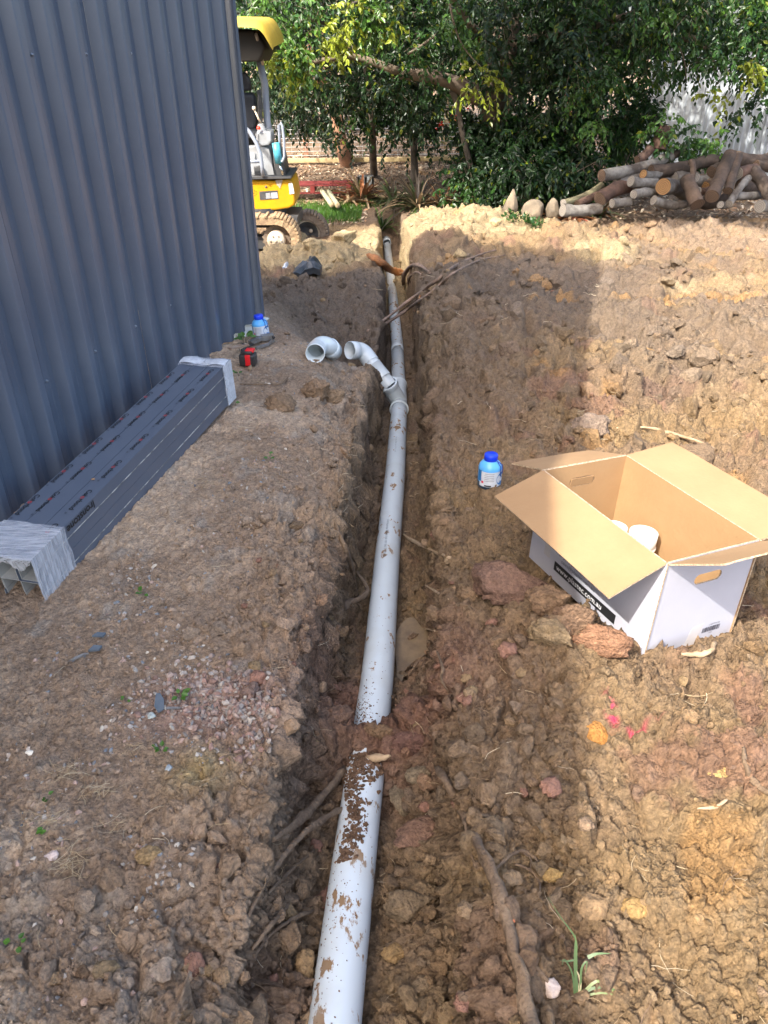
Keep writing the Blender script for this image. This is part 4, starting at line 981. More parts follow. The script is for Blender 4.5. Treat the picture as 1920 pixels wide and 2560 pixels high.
mb = MB(); mb.lathe([(.001, -.006), (.014, -.006), (.017, .004)], PX(665, 467, 9.95), (0, 1, 0), 12); mb.build('bolt', M['mudd'], dig)
mb = MB()
for x, y in ((632, 474), (636, 477), (640, 479), (631, 480), (635, 483), (640, 485), (632, 487), (637, 489), (628, 477), (627, 484)): mb.lathe([(.001, -.002), (.006, -.002), (.006, .004)], PX(x, y, 9.95), (0, 1, 0), 8)
mb.build('vent_hole', M['liner'], dig)
# cab floor panels, console, levers
outline([(600, 368), (655, 364), (672, 372), (688, 441), (600, 441)], 10.05, .5, 'cab_front', M['lgrey'], bev=.012)
outline([(682, 372), (704, 380), (716, 441), (686, 441)], 10.0, .45, 'side_plate', M['dgrey'], bev=.01)
outline([(621, 384), (638, 384), (639, 402), (622, 402)], 10.035, .02, 'hatch', M['lgrey'], bev=.004)
outline([(634, 417), (654, 415), (654, 438), (636, 438)], 9.98, .10, 'pedal', M['dgrey'], bev=.01)
outline([(600, 345), (640, 345), (640, 364), (600, 366)], 10.25, .3, 'seat_base', M['liner'])
outline([(641, 330), (676, 328), (680, 352), (672, 364), (650, 366), (640, 352)], 10.02, .32, 'console', M['lgrey'], bev=.02)
mb = MB(); b0 = PX(656, 330, 10.1)
mb.lathe([(.062, 0), (.066, .012), (.05, .02), (.058, .034), (.043, .042), (.05, .056), (.036, .064), (.042, .078), (.026, .09)], b0, (-.15, 0, 1), 16); mb.build('lever_boot', M['lgrey'], dig)
mb = MB(); mb.tube([b0 + UP * .08, PX(646, 296, 10.08), PX(636, 274, 10.05)], .011, 8); mb.build('lever', M['cream'], dig)
mb = MB(); mb.lathe([(.001, -.02), (.018, -.015), (.023, 0), (.018, .02), (.001, .024)], PX(635, 271, 10.05), (0, 0, 1), 12); mb.build('lever_knob', M['cream'], dig)
mb = MB(); mb.lathe([(.022, 0), (.024, .02), (.012, .04), (.001, .04)], PX(647, 324, 10.0), (0, 0, 1), 12); mb.build('stop_button', M['bred'], dig)
mb = MB(); mb.tube([PX(641, 330, 10.0), PX(637, 345, 9.98), PX(645, 356, 10.0)], .008, 6); mb.tube([PX(646, 300, 10.2), PX(648, 240, 10.3), PX(647, 236, 10.3)], .014, 6); mb.build('hose', M['dgrey'], dig)
outline([(642, 225), (652, 225), (657, 330), (646, 330)], 10.35, .06, 'seat_belt_pillar', M['dgrey'], bev=.008)
mb = MB(); mb.lathe([(.001, 0), (.012, 0), (.012, .035), (.001, .035)], PX(648, 248, 10.32), (0, 0, 1), 8); mb.build('belt_buckle', M['cream'], dig)
outline([(560, 236), (632, 231), (640, 245), (644, 300), (640, 326), (600, 334), (560, 334)], 10.40, .14, 'seat_back', M['seat'], bev=.05)
outline([(590, 190), (602, 180), (614, 181), (624, 195), (628, 226), (600, 229), (588, 226)], 10.44, .10, 'headrest', M['seat'], bev=.035)
outline([(560, 330), (638, 326), (640, 345), (560, 348)], 10.1, .45, 'seat_cushion', M['seat'], bev=.04)
mb = MB(); mb.tube([PX(648, 150, 10.5), PX(662, 210, 10.5), PX(668, 300, 10.45), PX(678, 362, 10.4)], .042, 12); mb.build('roof_post', M['rail'], dig)
mb = MB(); mb.tube([PX(690, 70, 11.1), PX(700, 300, 11.1)], .001, 4)
mb = MB(); mb.tube([PX(600, 315, 9.9), PX(612, 318, 9.88), PX(624, 330, 9.87), (PX(640, 356, 9.86)), PX(651, 385, 9.86), PX(655, 415, 9.86), PX(657, 440, 9.88)], .022, 10); mb.tube([PX(600, 406, 9.88), PX(653, 403, 9.87)], .019, 8); mb.build('hand_rail', M['rail'], dig)
mb = MB(); mb.tube([PX(700, 402, 9.9), PX(706, 404, 9.9), PX(711, 392, 9.9), PX(710, 350, 9.9), PX(706, 316, 9.9), PX(702, 307, 9.9), PX(697, 314, 9.9), PX(699, 350, 9.92), PX(702, 370, 9.95)], .016, 10); mb.build('grab_rail', M['rail'], dig)
mb = MB(); mb.tube([PX(689, 357, 9.92), PX(698, 408, 9.92)], .045, 16); mb.build('ram_body', M['teal'], dig)
mb = MB(); mb.tube([PX(699, 409, 9.92), PX(708, 440, 9.92)], .016, 10); mb.build('ram_rod', M['chrome'], dig)
# canopy: a shell with a rolled edge
mb = MB()
top = [(470, 46), (560, 46), (620, 47), (640, 48), (652, 53), (662, 64), (672, 82), (680, 100), (684, 118)]
n = len(top); V = []
lip = [(470, 66), (560, 67), (620, 68), (638, 70), (650, 76), (660, 88), (668, 102), (676, 116), (682, 126)]
for (x, y) in top: V.append(PX(x, y, 9.7))
for (x, y) in lip: V.append(PX(x, y, 9.64))
for (x, y) in top: V.append(PX(x, y, 9.7) + Vector((-.02, 1.35, .06)))
mb.add(V, [(i, i + 1, n + i + 1, n + i) for i in range(n - 1)] + [(i, 2 * n + i, 2 * n + i + 1, i + 1) for i in range(n - 1)], 0, True)
mb.build('canopy_shell', M['yel2'], dig)
mb = MB(); V = []
lin = [(470, 70), (620, 72), (640, 78), (655, 92), (668, 112), (676, 124)]
n = len(lin)
for (x, y) in lin: V.append(PX(x, y, 9.68))
for (x, y) in lin: V.append(PX(x, y, 9.68) + Vector((-.02, 1.28, 0)))
mb.add(V, [(i, i + 1, n + i + 1, n + i) for i in range(n - 1)]); mb.build('canopy_lining', M['liner'], dig)
outline([(470, 72), (636, 74), (652, 92), (664, 116), (656, 138), (648, 154), (470, 158)], 9.85, 1.0, 'canopy_inner', M['liner'], bev=.03)  # dark solid box filling the dark space inside the canopy
mb = MB(); mb.tube([PX(640, 85, 9.8), PX(650, 120, 9.95), PX(657, 160, 10.2)], .018, 8); mb.build('roof_bracket', M['primer'], dig)

# ================================================================== things behind the digger
M['redw'] = mat('dull_red_timber', (.26, .035, .03), .7, (.16, .03, .025), 12, .3, 60)
p0 = at_z(712, 484, -.60); p1 = at_z(880, 484, -.60)
pal_ = thing('pallet', 'dull red timber pallet lying on the grass behind the digger', 'pallet', tuple(p0))
px0, px1, pyy = p0[0] - .2, p1[0], p0[1]; zz = -.61
for i in range(4): mb = MB(); mb.box(((px0 + px1) / 2, pyy + .05 + i * .14, zz + .125), (px1 - px0, .10, .018)); mb.build('deck_board', M['redw'], pal_)
for i in range(3):
    mb = MB(); mb.box((px0 + .06 + i * (px1 - px0 - .12) / 2, pyy + .25, zz + .06), (.07, .5, .11)); mb.build('bearer', M['redw'], pal_)
mb = MB(); mb.box(((px0 + px1) / 2, pyy + .05, zz + .008), (px1 - px0, .10, .016)); mb.build('bottom_board', M['redw'], pal_)
M['pine'] = mat('treated_pine', (.36, .32, .21), .75, (.24, .24, .15), 6, .2, 50, stretch=(1, .3, 1)); M['pineend'] = mat('pine_end', (.42, .34, .2), .8, (.3, .22, .12), 20)
for (a, b_, lab) in ((((806, 486)), (830, 524), 'left one of two round treated poles lying on the lawn'), (((822, 487)), (845, 526), 'right one of two round treated poles lying on the lawn')):
    t_ = thing('round_pole', lab, 'pole', tuple(at_z(*a, -.6)), group='round poles on the lawn')
    A_ = Vector(at_z(*a, -.62)); B_ = Vector(at_z(*b_, -.66)); A_.z += .05; B_.z += .07
    mb = MB(); mb.tube([A_, (A_ + B_) / 2, B_], .040, 14, caps=False, noise=.01); mb.build('pole_shaft', M['pine'], t_)
    for e, d_ in ((A_, A_ - B_), (B_, B_ - A_)): mb = MB(); mb.lathe([(.0405, -.004), (.037, .002), (.001, .002)], e, d_, 14); mb.build('pole_end', M['pineend'], t_)
M['block'] = mat('concrete_block', (.30, .31, .29), .9, (.2, .2, .18), 12, .4, 80)
b0 = Vector(at_z(898, 468, -.60)); t_ = thing('concrete_block', 'grey hollow concrete block beside the red pallet under the strappy plants', 'block', tuple(b0))
mb = MB()
for c_, s_ in (((0, 0, .09), (.03, .19, .18)), ((.12, 0, .09), (.03, .19, .18)), ((.24, 0, .09), (.03, .19, .18)), ((.12, .08, .09), (.27, .03, .182)), ((.12, -.08, .09), (.27, .03, .182))): mb.box(b0 + Vector(c_), s_)
mb.build('block_body', M['block'], t_)
M['blackfilm'] = mat('black_plastic_film', (.02, .026, .032), .35, (.05, .055, .06), 14, .4, 30); M['foil'] = mat('silver_scrap', (.6, .62, .66), .35)
def scrap(name, lab, cat, px_, dep, mt, sd_):
    """angular crumpled sheet: outline and ridge by pixel, standing on the heap"""
    c = on(*px_[0]); Z = (c - CAM) @ _fw; r = random.Random(sd_); mb = MB(); top = [Vector(at_depth(x, y, Z * (1 + dz))) + UP * .015 for x, y, dz in [(*p, 0) if len(p) == 2 else p for p in px_]]
    cen = sum(top, Vector()) / len(top) + UP * dep * .8; n = len(top); ring = []
    for i in range(n):
        a_, b_ = top[i], top[(i + 1) % n]; ring += [a_, (a_ + b_) / 2 + Vector((r.uniform(-.01, .01), r.uniform(-.02, .02), r.uniform(0, .02)))]
    inner = [cen * .5 + p * .5 + Vector((0, 0, r.uniform(-.02, .04))) for p in ring]; m_ = len(ring)
    mb.add(ring + inner + [cen], [(i, (i + 1) % m_, m_ + (i + 1) % m_, m_ + i) for i in range(m_)] + [(m_ + i, m_ + (i + 1) % m_, 2 * m_) for i in range(m_)])
    mb.add([p - UP * dep for p in ring] + ring, [(i, (i + 1) % m_, m_ + (i + 1) % m_, m_ + i) for i in range(m_)])
    return tag(mb.build(name, mt), lab, cat)
scrap('plastic_sheet', 'crumpled black plastic sheet on the dark soil heap by the digger', 'plastic sheet', [(732, 686), (745, 668, .03), (775, 652, .04), (788, 643, .04), (806, 668, .02), (800, 678), (770, 676), (752, 690)], .06, M['blackfilm'], 3)
scrap('foil_scrap', 'small silver scrap beside the crumpled black plastic sheet', 'scrap', [(706, 672), (714, 662, .02), (722, 664, .02), (718, 674)], .02, M['foil'], 5)

# ================================================================== standing stones
M['rock'] = mat('sandstone', (.27, .21, .14), .9, (.13, .105, .075), 5, .7, 40)
def stone(px, py, w_, h_, d_, taper, lab, sd_, lean=0):
    b_ = Vector(at_z(px, py, -.56)); bm = bmesh.new(); bmesh.ops.create_icosphere(bm, subdivisions=4, radius=1)
    V = np.array([v.co[:] for v in bm.verts]); r = np.random.RandomState(sd_)
    for _ in range(12):
        nn = r.normal(size=3); nn /= np.linalg.norm(nn); s_ = V @ nn; V = V - np.maximum(s_ - r.uniform(.68, .9), 0)[:, None] * nn * .85
    q = V * 2.2 + sd_; V = V * (1 + .10 * (fbm(q[:, 0], q[:, 1], q[:, 2], sd_, 4) - .5) * 2)[:, None]
    zz_ = (V[:, 2] + 1) / 2; tp = 1 - taper * zz_ ** 1.4; V[:, 0] *= tp; V[:, 1] *= tp
    V = V * np.array([w_ / 2, d_ / 2, h_ / 2]) + np.array([0, 0, h_ / 2 - .05]); V[:, 0] += lean * V[:, 2]
    for v, c in zip(bm.verts, V): v.co = Vector(c) + b_
    me = bpy.data.meshes.new('stone'); bm.to_mesh(me); bm.free(); me.materials.append(M['rock'])
    for p in me.polygons: p.use_smooth = True
    o = bpy.data.objects.new('standing_stone', me); link(o); return tag(o, lab, 'stone')
stone(1272, 545, .26, .43, .22, .62, 'tall pointed sandstone leftmost in the row beside the log pile', 3, .08)
stone(1331, 545, .35, .29, .25, .10, 'squat flat topped sandstone in the middle of the stone row', 8)
stone(1380, 543, .24, .30, .22, .45, 'small pointed sandstone touching the short pale log', 14)

# ================================================================== log pile
def bark(name, c1, c2, st=(6, 6, 1)):
    return mat(name, c1, .9, c2, 3.2, .9, 26, stretch=None, detail=8, ramp=(.40, .60))
M['bk_pale'] = bark('pale_patchy_bark', (.24, .22, .19), (.07, .053, .04)); M['bk_brown'] = bark('brown_bark', (.115, .075, .05), (.04, .028, .02)); M['bk_red'] = bark('reddish_bark', (.14, .078, .052), (.055, .032, .022)); M['bk_dark'] = bark('shade_darkened_bark', (.10, .07, .05), (.045, .033, .025)); M['bk_green'] = bark('mossy_bark', (.20, .18, .10), (.11, .09, .05))  # bark colours lowered, the pile's shade partly put into them
def ringmat(name, c1, c2):
    m = mat(name, c1, .75); n = m.node_tree; b = n.nodes['Principled BSDF']; L = n.links.new; tc = n.nodes.new('ShaderNodeTexCoord')
    wv = n.nodes.new('ShaderNodeTexWave'); wv.wave_type = 'RINGS'; wv.rings_direction = 'Z'; wv.inputs['Scale'].default_value = 14; wv.inputs['Distortion'].default_value = 4; wv.inputs['Detail'].default_value = 3
    L(tc.outputs['Object'], wv.inputs['Vector']); mx = n.nodes.new('ShaderNodeMix'); mx.data_type = 'RGBA'; mx.inputs[6].default_value = (*c1, 1); mx.inputs[7].default_value = (*c2, 1)
    L(wv.outputs['Fac'], mx.inputs[0]); L(mx.outputs[2], b.inputs['Base Color']); return m
M['cut_or'] = ringmat('orange_cut_wood', (.30, .16, .055), (.13, .065, .025)); M['cut_gr'] = ringmat('weathered_cut_wood', (.27, .24, .20), (.17, .145, .12)); M['cut_br'] = ringmat('brown_cut_wood', (.13, .08, .05), (.065, .042, .028))  # shade over the pile also put into the cut-end colours
LX = lambda cx, cy: (1200 + cx / 2.304, 300 + cy / 2.304)
def logf(c0, Y0, c1, Y1, rc, bk, cut, lab, taper=.9, bend=0, sd_=0):
    A_ = Vector(at_y(*LX(*c0), Y0)); B_ = Vector(at_y(*LX(*c1), Y1)); Z0 = Y0 * .857 + .8; r = rc / 2.304 * Z0 / F
    t_ = thing('log', lab, 'log', tuple((A_ + B_) / 2), group='cut logs in the pile')
    K = 14; dv = (B_ - A_); sd = dv.cross(Vector((0, 0, 1))); sd = sd.normalized() if sd.length > 1e-4 else Vector((1, 0, 0)); ud = sd.cross(dv).normalized()
    pts = [A_ + dv * (i / K) + ud * bend * math.sin(math.pi * i / K) for i in range(K + 1)]; rr = [r * (1 - (1 - taper) * i / K) for i in range(K + 1)]
    rnd_ = random.Random(sd_ + 5)
    rr = [q * (1 + rnd_.uniform(-.06, .06)) for q in rr]
    mb = MB(); mb.tube(pts, rr, 20, caps=False, noise=.045, seed=sd_); mb.build('bark', M[bk], t_)
    for e, d_, rad in ((A_, (pts[0] - pts[1]).normalized(), rr[0]), (B_, (pts[-1] - pts[-2]).normalized(), rr[-1])):
        V = []; nn = 20; a = Vector((0, 0, 1)) if abs(d_.z) < .9 else Vector((1, 0, 0)); N_ = (a - d_ * a.dot(d_)).normalized(); B2_ = d_.cross(N_)
        rot = Matrix((N_, B2_, d_)).transposed().to_4x4(); rot.translation = e
        me = bpy.data.meshes.new('cut_end')
        for i in range(nn): q = 2 * math.pi * i / nn; R = rad * (1 + .02 * math.sin(3 * q + sd_)); V.append((math.cos(q) * R, math.sin(q) * R, .0015))
        V.append((0, 0, .004)); me.from_pydata(V, [], [(i, (i + 1) % nn, nn) for i in range(nn)]); me.materials.append(M[cut])
        o = bpy.data.objects.new('cut_end', me); link(o, t_); o.matrix_parent_inverse = t_.matrix_basis.inverted(); o.matrix_basis = rot
LOGS = [
 ((700, 320), 11.15, (1100, 208), 11.7, 33, 'bk_pale', 'cut_br', 'long pale patchy log sloping up across the top left of the pile'),
 ((985, 298), 11.35, (1232, 270), 11.5, 36, 'bk_brown', 'cut_br', 'thick brown cracked log under the high end of the long pale log'),
 ((1055, 384), 10.75, (1185, 428), 11.5, 46, 'bk_pale', 'cut_or', 'thick pale log with a round orange cut end facing forward'),
 ((868, 352), 11.0, (1015, 362), 11.2, 30, 'bk_pale', 'cut_gr', 'short grey weathered log just left of the orange cut end'),
 ((800, 350), 11.3, (1090, 318), 11.5, 26, 'bk_pale', 'cut_gr', 'narrow grey log lying below the long pale log'),
 ((480, 478), 10.95, (700, 378), 11.5, 21, 'bk_green', 'cut_gr', 'thin mossy log leaning at the left foot of the pile'),
 ((560, 486), 10.95, (740, 400), 11.3, 22, 'bk_red', 'cut_br', 'thin reddish log beside the mossy one at the left foot of the pile'),
 ((690, 455), 10.9, (850, 385), 11.3, 40, 'bk_red', 'cut_br', 'stout reddish forked log at the left of the pile'),
 ((476, 520), 10.75, (690, 508), 10.95, 36, 'bk_pale', 'cut_gr', 'short pale log lying on the soil next to the small pointed stone'),
 ((885, 428), 10.7, (1012, 424), 11.0, 25, 'bk_pale', 'cut_gr', 'small grey log below the short weathered log'),
 ((1000, 462), 10.72, (1205, 480), 10.95, 26, 'bk_pale', 'cut_gr', 'long low pale log on the soil under the orange cut end'),
 ((1190, 340), 10.9, (1252, 488), 10.55, 40, 'bk_brown', 'cut_br', 'stout brown log leaning down the front in the middle of the pile'),
 ((1216, 240), 11.3, (1226, 330), 11.1, 17, 'bk_brown', 'cut_br', 'small upright splinter of log above the stout leaning log'),
 ((1440, 200), 11.3, (1335, 440), 10.6, 37, 'bk_brown', 'cut_br', 'dark brown log standing steeply, leftmost of the crossed pair'),
 ((1485, 205), 11.35, (1428, 408), 10.75, 28, 'bk_brown', 'cut_br', 'slimmer brown log standing steeply, right one of the crossed pair'),
 ((1440, 215), 11.5, (1720, 222), 11.9, 38, 'bk_brown', 'cut_br', 'thick brown log lying along the top right of the pile'),
 ((1488, 306), 11.1, (1585, 280), 11.3, 33, 'bk_red', 'cut_gr', 'short pinkish log lodged under the top right log'),
 ((1575, 300), 11.2, (1690, 480), 10.7, 38, 'bk_dark', 'cut_br', 'dark reddish log sloping down at the right edge of the pile'),
 ((1450, 430), 10.85, (1640, 428), 11.1, 25, 'bk_pale', 'cut_gr', 'pale grey log lying low at the right of the pile'),
 ((1545, 335), 11.1, (1435, 482), 10.6, 20, 'bk_pale', 'cut_gr', 'thin pale grey log leaning behind the low grey log'),
 ((1385, 488), 10.6, (1452, 455), 10.9, 20, 'bk_pale', 'cut_gr', 'short thin grey log at the foot of the crossed pair'),
 ((1612, 498), 10.6, (1720, 490), 10.9, 34, 'bk_pale', 'cut_gr', 'grey log end low at the right edge of the pile'),
 ((1062, 75), 11.8, (1030, 172), 11.65, 46, 'bk_red', 'cut_br', 'broken reddish stump standing on top of the pile'),
 ((985, 160), 11.6, (905, 232), 11.5, 26, 'bk_red', 'cut_br', 'reddish log end poking up behind the long pale log'),
 ((1090, 222), 11.7, (1190, 178), 11.9, 22, 'bk_brown', 'cut_br', 'brown branch log pointing up right from the end of the long pale log'),
 ((1235, 335), 11.2, (1315, 342), 11.4, 32, 'bk_pale', 'cut_gr', 'pale round log end just right of the stout leaning log'),
 ((1300, 380), 11.2, (1352, 340), 11.4, 27, 'bk_brown', 'cut_or', 'small brown log with a yellow cut end behind the crossed pair'),
 ((1225, 262), 11.5, (1420, 242), 11.7, 33, 'bk_dark', 'cut_br', 'dark log lying level in the upper middle of the pile'),
 ((1255, 408), 10.95, (1335, 396), 11.2, 22, 'bk_red', 'cut_gr', 'short reddish log left of the foot of the crossed pair'),
 ((1335, 300), 11.3, (1420, 275), 11.5, 33, 'bk_dark', 'cut_br', 'dark stubby log under the level dark log'),
 ((940, 312), 11.15, (1060, 292), 11.4, 25, 'bk_pale', 'cut_or', 'small pale log with a yellow cut end under the long pale log'),
 ((760, 480), 10.7, (860, 470), 10.85, 24, 'bk_pale', 'cut_gr', 'stubby grey log half sunk in soil below the forked log'),
 ((1120, 330), 11.35, (1230, 350), 11.5, 30, 'bk_pale', 'cut_gr', 'pale log packed behind the stout leaning log'),
 ((1500, 380), 11.5, (1660, 370), 11.8, 36, 'bk_dark', 'cut_br', 'dark log deep behind the thin pale grey log at right'),
 ((1590, 262), 11.5, (1740, 300), 11.6, 30, 'bk_brown', 'cut_br', 'brown log under the top right log at the frame edge'),
 ((1250, 470), 11.1, (1420, 450), 11.4, 34, 'bk_dark', 'cut_br', 'dark log low behind the feet of the crossed pair'),
]
for i, (a, y0_, b_, y1_, r_c, bk, cu, lab) in enumerate(LOGS): logf(a, y0_, b_, y1_, r_c, bk, cu, lab, .88 + .1 * (i % 2), .02 * ((i * 7) % 5 - 2), i)

# ================================================================== fences
M['zinc'] = mat('galvanised_wire', (.55, .55, .52), .5); M['rpost'] = mat('rusty_red_post', (.34, .16, .09), .8, (.26, .14, .09), 8); M['ppost'] = mat('pale_post', (.42, .32, .18), .8, (.32, .25, .15), 8)
fz = -.50
fn = thing('wire_fence', 'wire mesh fence on timber posts behind the trees', 'fence', (0, 18.0, fz))
def hz(x, y): return float(hbase(x, y))
def wire(mb, a, b_, r): mb.tube([a, b_], r, 4, caps=False, smooth=False)
for x in (-7.5, -4.5, -1.55, 1.42, 4.4, 7.4):
    mb = MB(); mb.prism([(x - .045, 17.96, fz - .1), (x + .045, 17.96, fz - .1), (x + .045, 18.05, fz - .1), (x - .045, 18.05, fz - .1)], (0, 0, 1.22)); mb.build('fence_post', M['rpost'] if x < 0 else M['ppost'], fn)
for i in range(12):
    mb = MB(); z = fz + .04 + i * .083; mb.tube([(-7.5, 17.95, z), (-4.5, 17.94, z + .005), (-1.55, 17.95, z), (1.42, 17.95, z - .004), (4.4, 17.95, z), (7.4, 17.95, z)], .005, 4); mb.build('wire', M['zinc'], fn)
mb = MB(); x = -7.4
while x < 7.4: wire(mb, Vector((x, 17.952, fz)), Vector((x, 17.952, fz + .96)), .0022); x += .15
tag(mb.build('upright_wire', M['zinc'], fn), kind='stuff')
M['sleeper'] = mat('yellowed_sleeper', (.48, .38, .20), .85, (.34, .26, .14), 5, .3, 40)
for x0, x1, lab in ((-2.7, -.2, 'low yellowish timber edging along the fence foot at left'), (-.1, 2.3, 'low timber edging along the fence foot behind the paperbark'), (3.2, 5.6, 'low timber edging seen behind the log pile')):
    z_ = -.54; mb = MB(); mb.box(((x0 + x1) / 2, 17.4, z_ + .045), (x1 - x0, .07, .09), None, 0, .01); tag(mb.build('timber_edging', M['sleeper']), lab, 'garden edging')
M['gsheet'] = mat('pale_grey_sheet', (.46, .50, .53), .4, (.40, .43, .46), 2, spec=.4)
gf = thing('steel_fence', 'pale grey ribbed steel fence behind the log pile', 'fence', tuple(at_y(1780, 400, 14.6)))
a0 = Vector(at_y(1601, 400, 16.4)); a1 = Vector(at_y(2080, 400, 13.6)); a0.z = a1.z = -.5; gd = (a1 - a0).normalized(); gn = Vector((gd.y, -gd.x, 0)); L_ = (a1 - a0).length
q = 0; npan = 3; wdp = L_ / npan
for p_i in range(npan):
    xs = []; x = 0
    while x < wdp - .02:
        for a, dpt in ((0, 0), (.055, 0), (.068, .022), (.088, .022), (.101, 0)): xs.append((min(x + a, wdp), dpt))
        x += .115
    n = len(xs); mb = MB(); V = [a0 + gd * (p_i * wdp + a) + gn * dpt + UP * z for z in (0, 1.85) for a, dpt in xs]; mb.add(V, [(i, i + 1, n + i + 1, n + i) for i in range(n - 1)]); mb.build('steel_sheet', M['gsheet'], gf)
for p_i in range(npan + 1):
    mb = MB(); c = a0 + gd * (p_i * wdp) + gn * .01; mb.prism([c - gd * .03 - gn * .03, c + gd * .03 - gn * .03, c + gd * .03 + gn * .03, c - gd * .03 + gn * .03], UP * 1.9); mb.build('fence_post', M['gsheet'], gf)
mb = MB(); mb.prism([a0 + UP * 1.84 - gn * .02, a0 + UP * 1.84 + gn * .035, a0 + UP * 1.89 + gn * .035, a0 + UP * 1.89 - gn * .02], a1 - a0); mb.build('top_rail', M['gsheet'], gf)

# ================================================================== trees
M['leaf'] = mat('leaf', (.68, .68, .68), .36, (.86, .86, .86), 3, spec=.5, attr='Col', trans=.30)
M['bark_t'] = bark('fig_bark', (.20, .15, .11), (.10, .075, .055)); M['bark_p'] = bark('paperbark', (.40, .22, .13), (.20, .11, .07)); M['bark_s'] = bark('slim_trunk_bark', (.16, .13, .10), (.08, .065, .05)); M['twig'] = mat('twig', (.20, .16, .11), .85, (.12, .09, .06), 8)
DG = (.020, .055, .014); MG = (.040, .108, .020); LG = (.10, .22, .032); YG = (.30, .36, .03); BG = (.032, .070, .024)  # sun and shade partly put into colour: pale for lit sprays, dark for depths
LQ = np.array([[0, 0, 0], [.30, .5, .06], [1, 0, -.05], [.30, -.5, .06], [.62, .40, .05], [.62, -.40, .05]])
LF = np.array([[0, 5, 2], [0, 2, 4], [0, 3, 5], [0, 4, 1]])
def sprays(blobs, seed, L=.082, W=.040, per=17, leafn=10, blen=.24, droop=.45):
    """blobs: (x,y,z, rx,ry,rz, colour, weight). returns leaf mesh arrays and twig polylines"""
    r = np.random.RandomState(seed); Vs = []; Cs = []; TW = []
    for (x, y, z, rx, ry, rz, col, wt) in blobs:
        nb_ = max(3, int(per * wt)); d = r.normal(size=(nb_, 3)); d /= np.linalg.norm(d, axis=1, keepdims=True)
        d *= (r.rand(nb_, 1) ** .45); st = np.array([x, y, z]) + d * np.array([rx, ry, rz])
        out = d + np.array([0, -.25, -.1]) + r.normal(size=(nb_, 3)) * .35; out /= np.linalg.norm(out, axis=1, keepdims=True)
        ln = blen * (.6 + .8 * r.rand(nb_)); 
        t = (np.arange(leafn) + .5) / leafn
        P = st[:, None] + out[:, None] * (ln[:, None] * t[None])[..., None]; P[..., 2] -= (droop * ln[:, None] * t[None] ** 2)
        dirv = out[:, None] * np.ones((1, leafn, 1)) + np.stack([0 * t, 0 * t, -2 * droop * t], -1)[None]
        sidev = np.where((np.arange(leafn) % 2)[None, :, None] == 0, 1.0, -1.0) * np.cross(dirv, np.array([0, 0, 1.0])); sidev /= np.linalg.norm(sidev, axis=-1, keepdims=True) + 1e-6
        ld = dirv * .5 + sidev * .7 + r.normal(size=P.shape) * .45 + np.array([0, 0, -.55]); ld /= np.linalg.norm(ld, axis=-1, keepdims=True)
        nm = r.normal(size=P.shape) * .7 + np.array([-.35, -.55, .75]); wd = np.cross(nm, ld); wd /= np.linalg.norm(wd, axis=-1, keepdims=True) + 1e-6; nm = np.cross(ld, wd)
        s_ = (.65 + .6 * r.rand(nb_, leafn)); Lq = LQ
        V = P[:, :, None] + (ld[:, :, None] * (Lq[None, None, :, 0:1] * L) + wd[:, :, None] * (Lq[None, None, :, 1:2] * W) + nm[:, :, None] * (Lq[None, None, :, 2:3] * L)) * s_[:, :, None, None]
        c = np.array(col)[None, None] * (.6 + .8 * r.rand(nb_, leafn, 1)) * (.8 + .4 * r.rand(nb_, 1, 1)); yel = (r.rand(nb_, leafn, 1) < .03); c = np.where(yel, np.array(YG) * .8, c)
        Vs.append(V.reshape(-1, 3)); Cs.append(np.repeat(c.reshape(-1, 3), len(LQ), 0))
        for i in range(nb_):
            if r.rand() < .5: TW.append([P[i, 0], P[i, leafn // 2], P[i, -1]])
    V = np.concatenate(Vs); C_ = np.concatenate(Cs); n = len(V) // len(LQ)
    Fc = (np.arange(n)[:, None, None] * len(LQ) + LF[None]).reshape(-1, 3)
    return V, Fc, C_, TW
NLEAF = [0]
def crown(parent, blobs, seed, twigs=True, **k):
    V, Fc, C_, TW = sprays(blobs, seed, **k); NLEAF[0] += len(Fc)
    o = mesh_np('crown', V, Fc, M['leaf'], parent, False, C_); o.matrix_parent_inverse = parent.matrix_basis.inverted(); tag(o, kind='stuff')
    if twigs and TW:
        mb = MB()
        for t_ in TW: mb.tube([Vector(q) for q in t_], [.004, .0025, .001], 3, caps=False, smooth=False)
        tag(mb.build('twigs', M['twig'], parent), kind='stuff')
def PB(px, py, Y, rpx, col, wt=1.0, sq=1.0, dy=1.0):
    p = at_y(px, py, Y); Z = Y * .857 + .6; r = rpx * Z / F; return (p[0], p[1], p[2], r, r * dy, r * sq, col, wt)
def trunk(parent, pts, r, mt, name='trunk', n=14, noise=.05, seed=0):
    mb = MB(); P = [Vector(p) for p in pts]; Q = []
    for i in range(len(P) - 1):
        for j in range(4):
            t = j / 4; a, b_, c, d_ = P[max(i - 1, 0)], P[i], P[i + 1], P[min(i + 2, len(P) - 1)]
            Q.append(.5 * (2 * b_ + (c - a) * t + (2 * a - 5 * b_ + 4 * c - d_) * t * t + (3 * b_ - a - 3 * c + d_) * t ** 3))
    Q.append(P[-1]); K = len(Q); rr = [np.interp(i / (K - 1), np.linspace(0, 1, len(r)), r) for i in range(K)]
    mb.tube(Q, [float(q) for q in rr], n, noise=noise, seed=seed); return mb.build(name, mt, parent)
RR = np.random.RandomState(77)
def rblobs(n, x0, x1, y0, y1, z0, z1, cols, r=(.25, .5), wt=1.0):
    out = []
    for _ in range(n):
        s_ = RR.uniform(*r); out.append((RR.uniform(x0, x1), RR.uniform(y0, y1), RR.uniform(z0, z1), s_, s_, s_ * .8, cols[RR.randint(len(cols))], wt))
    return out

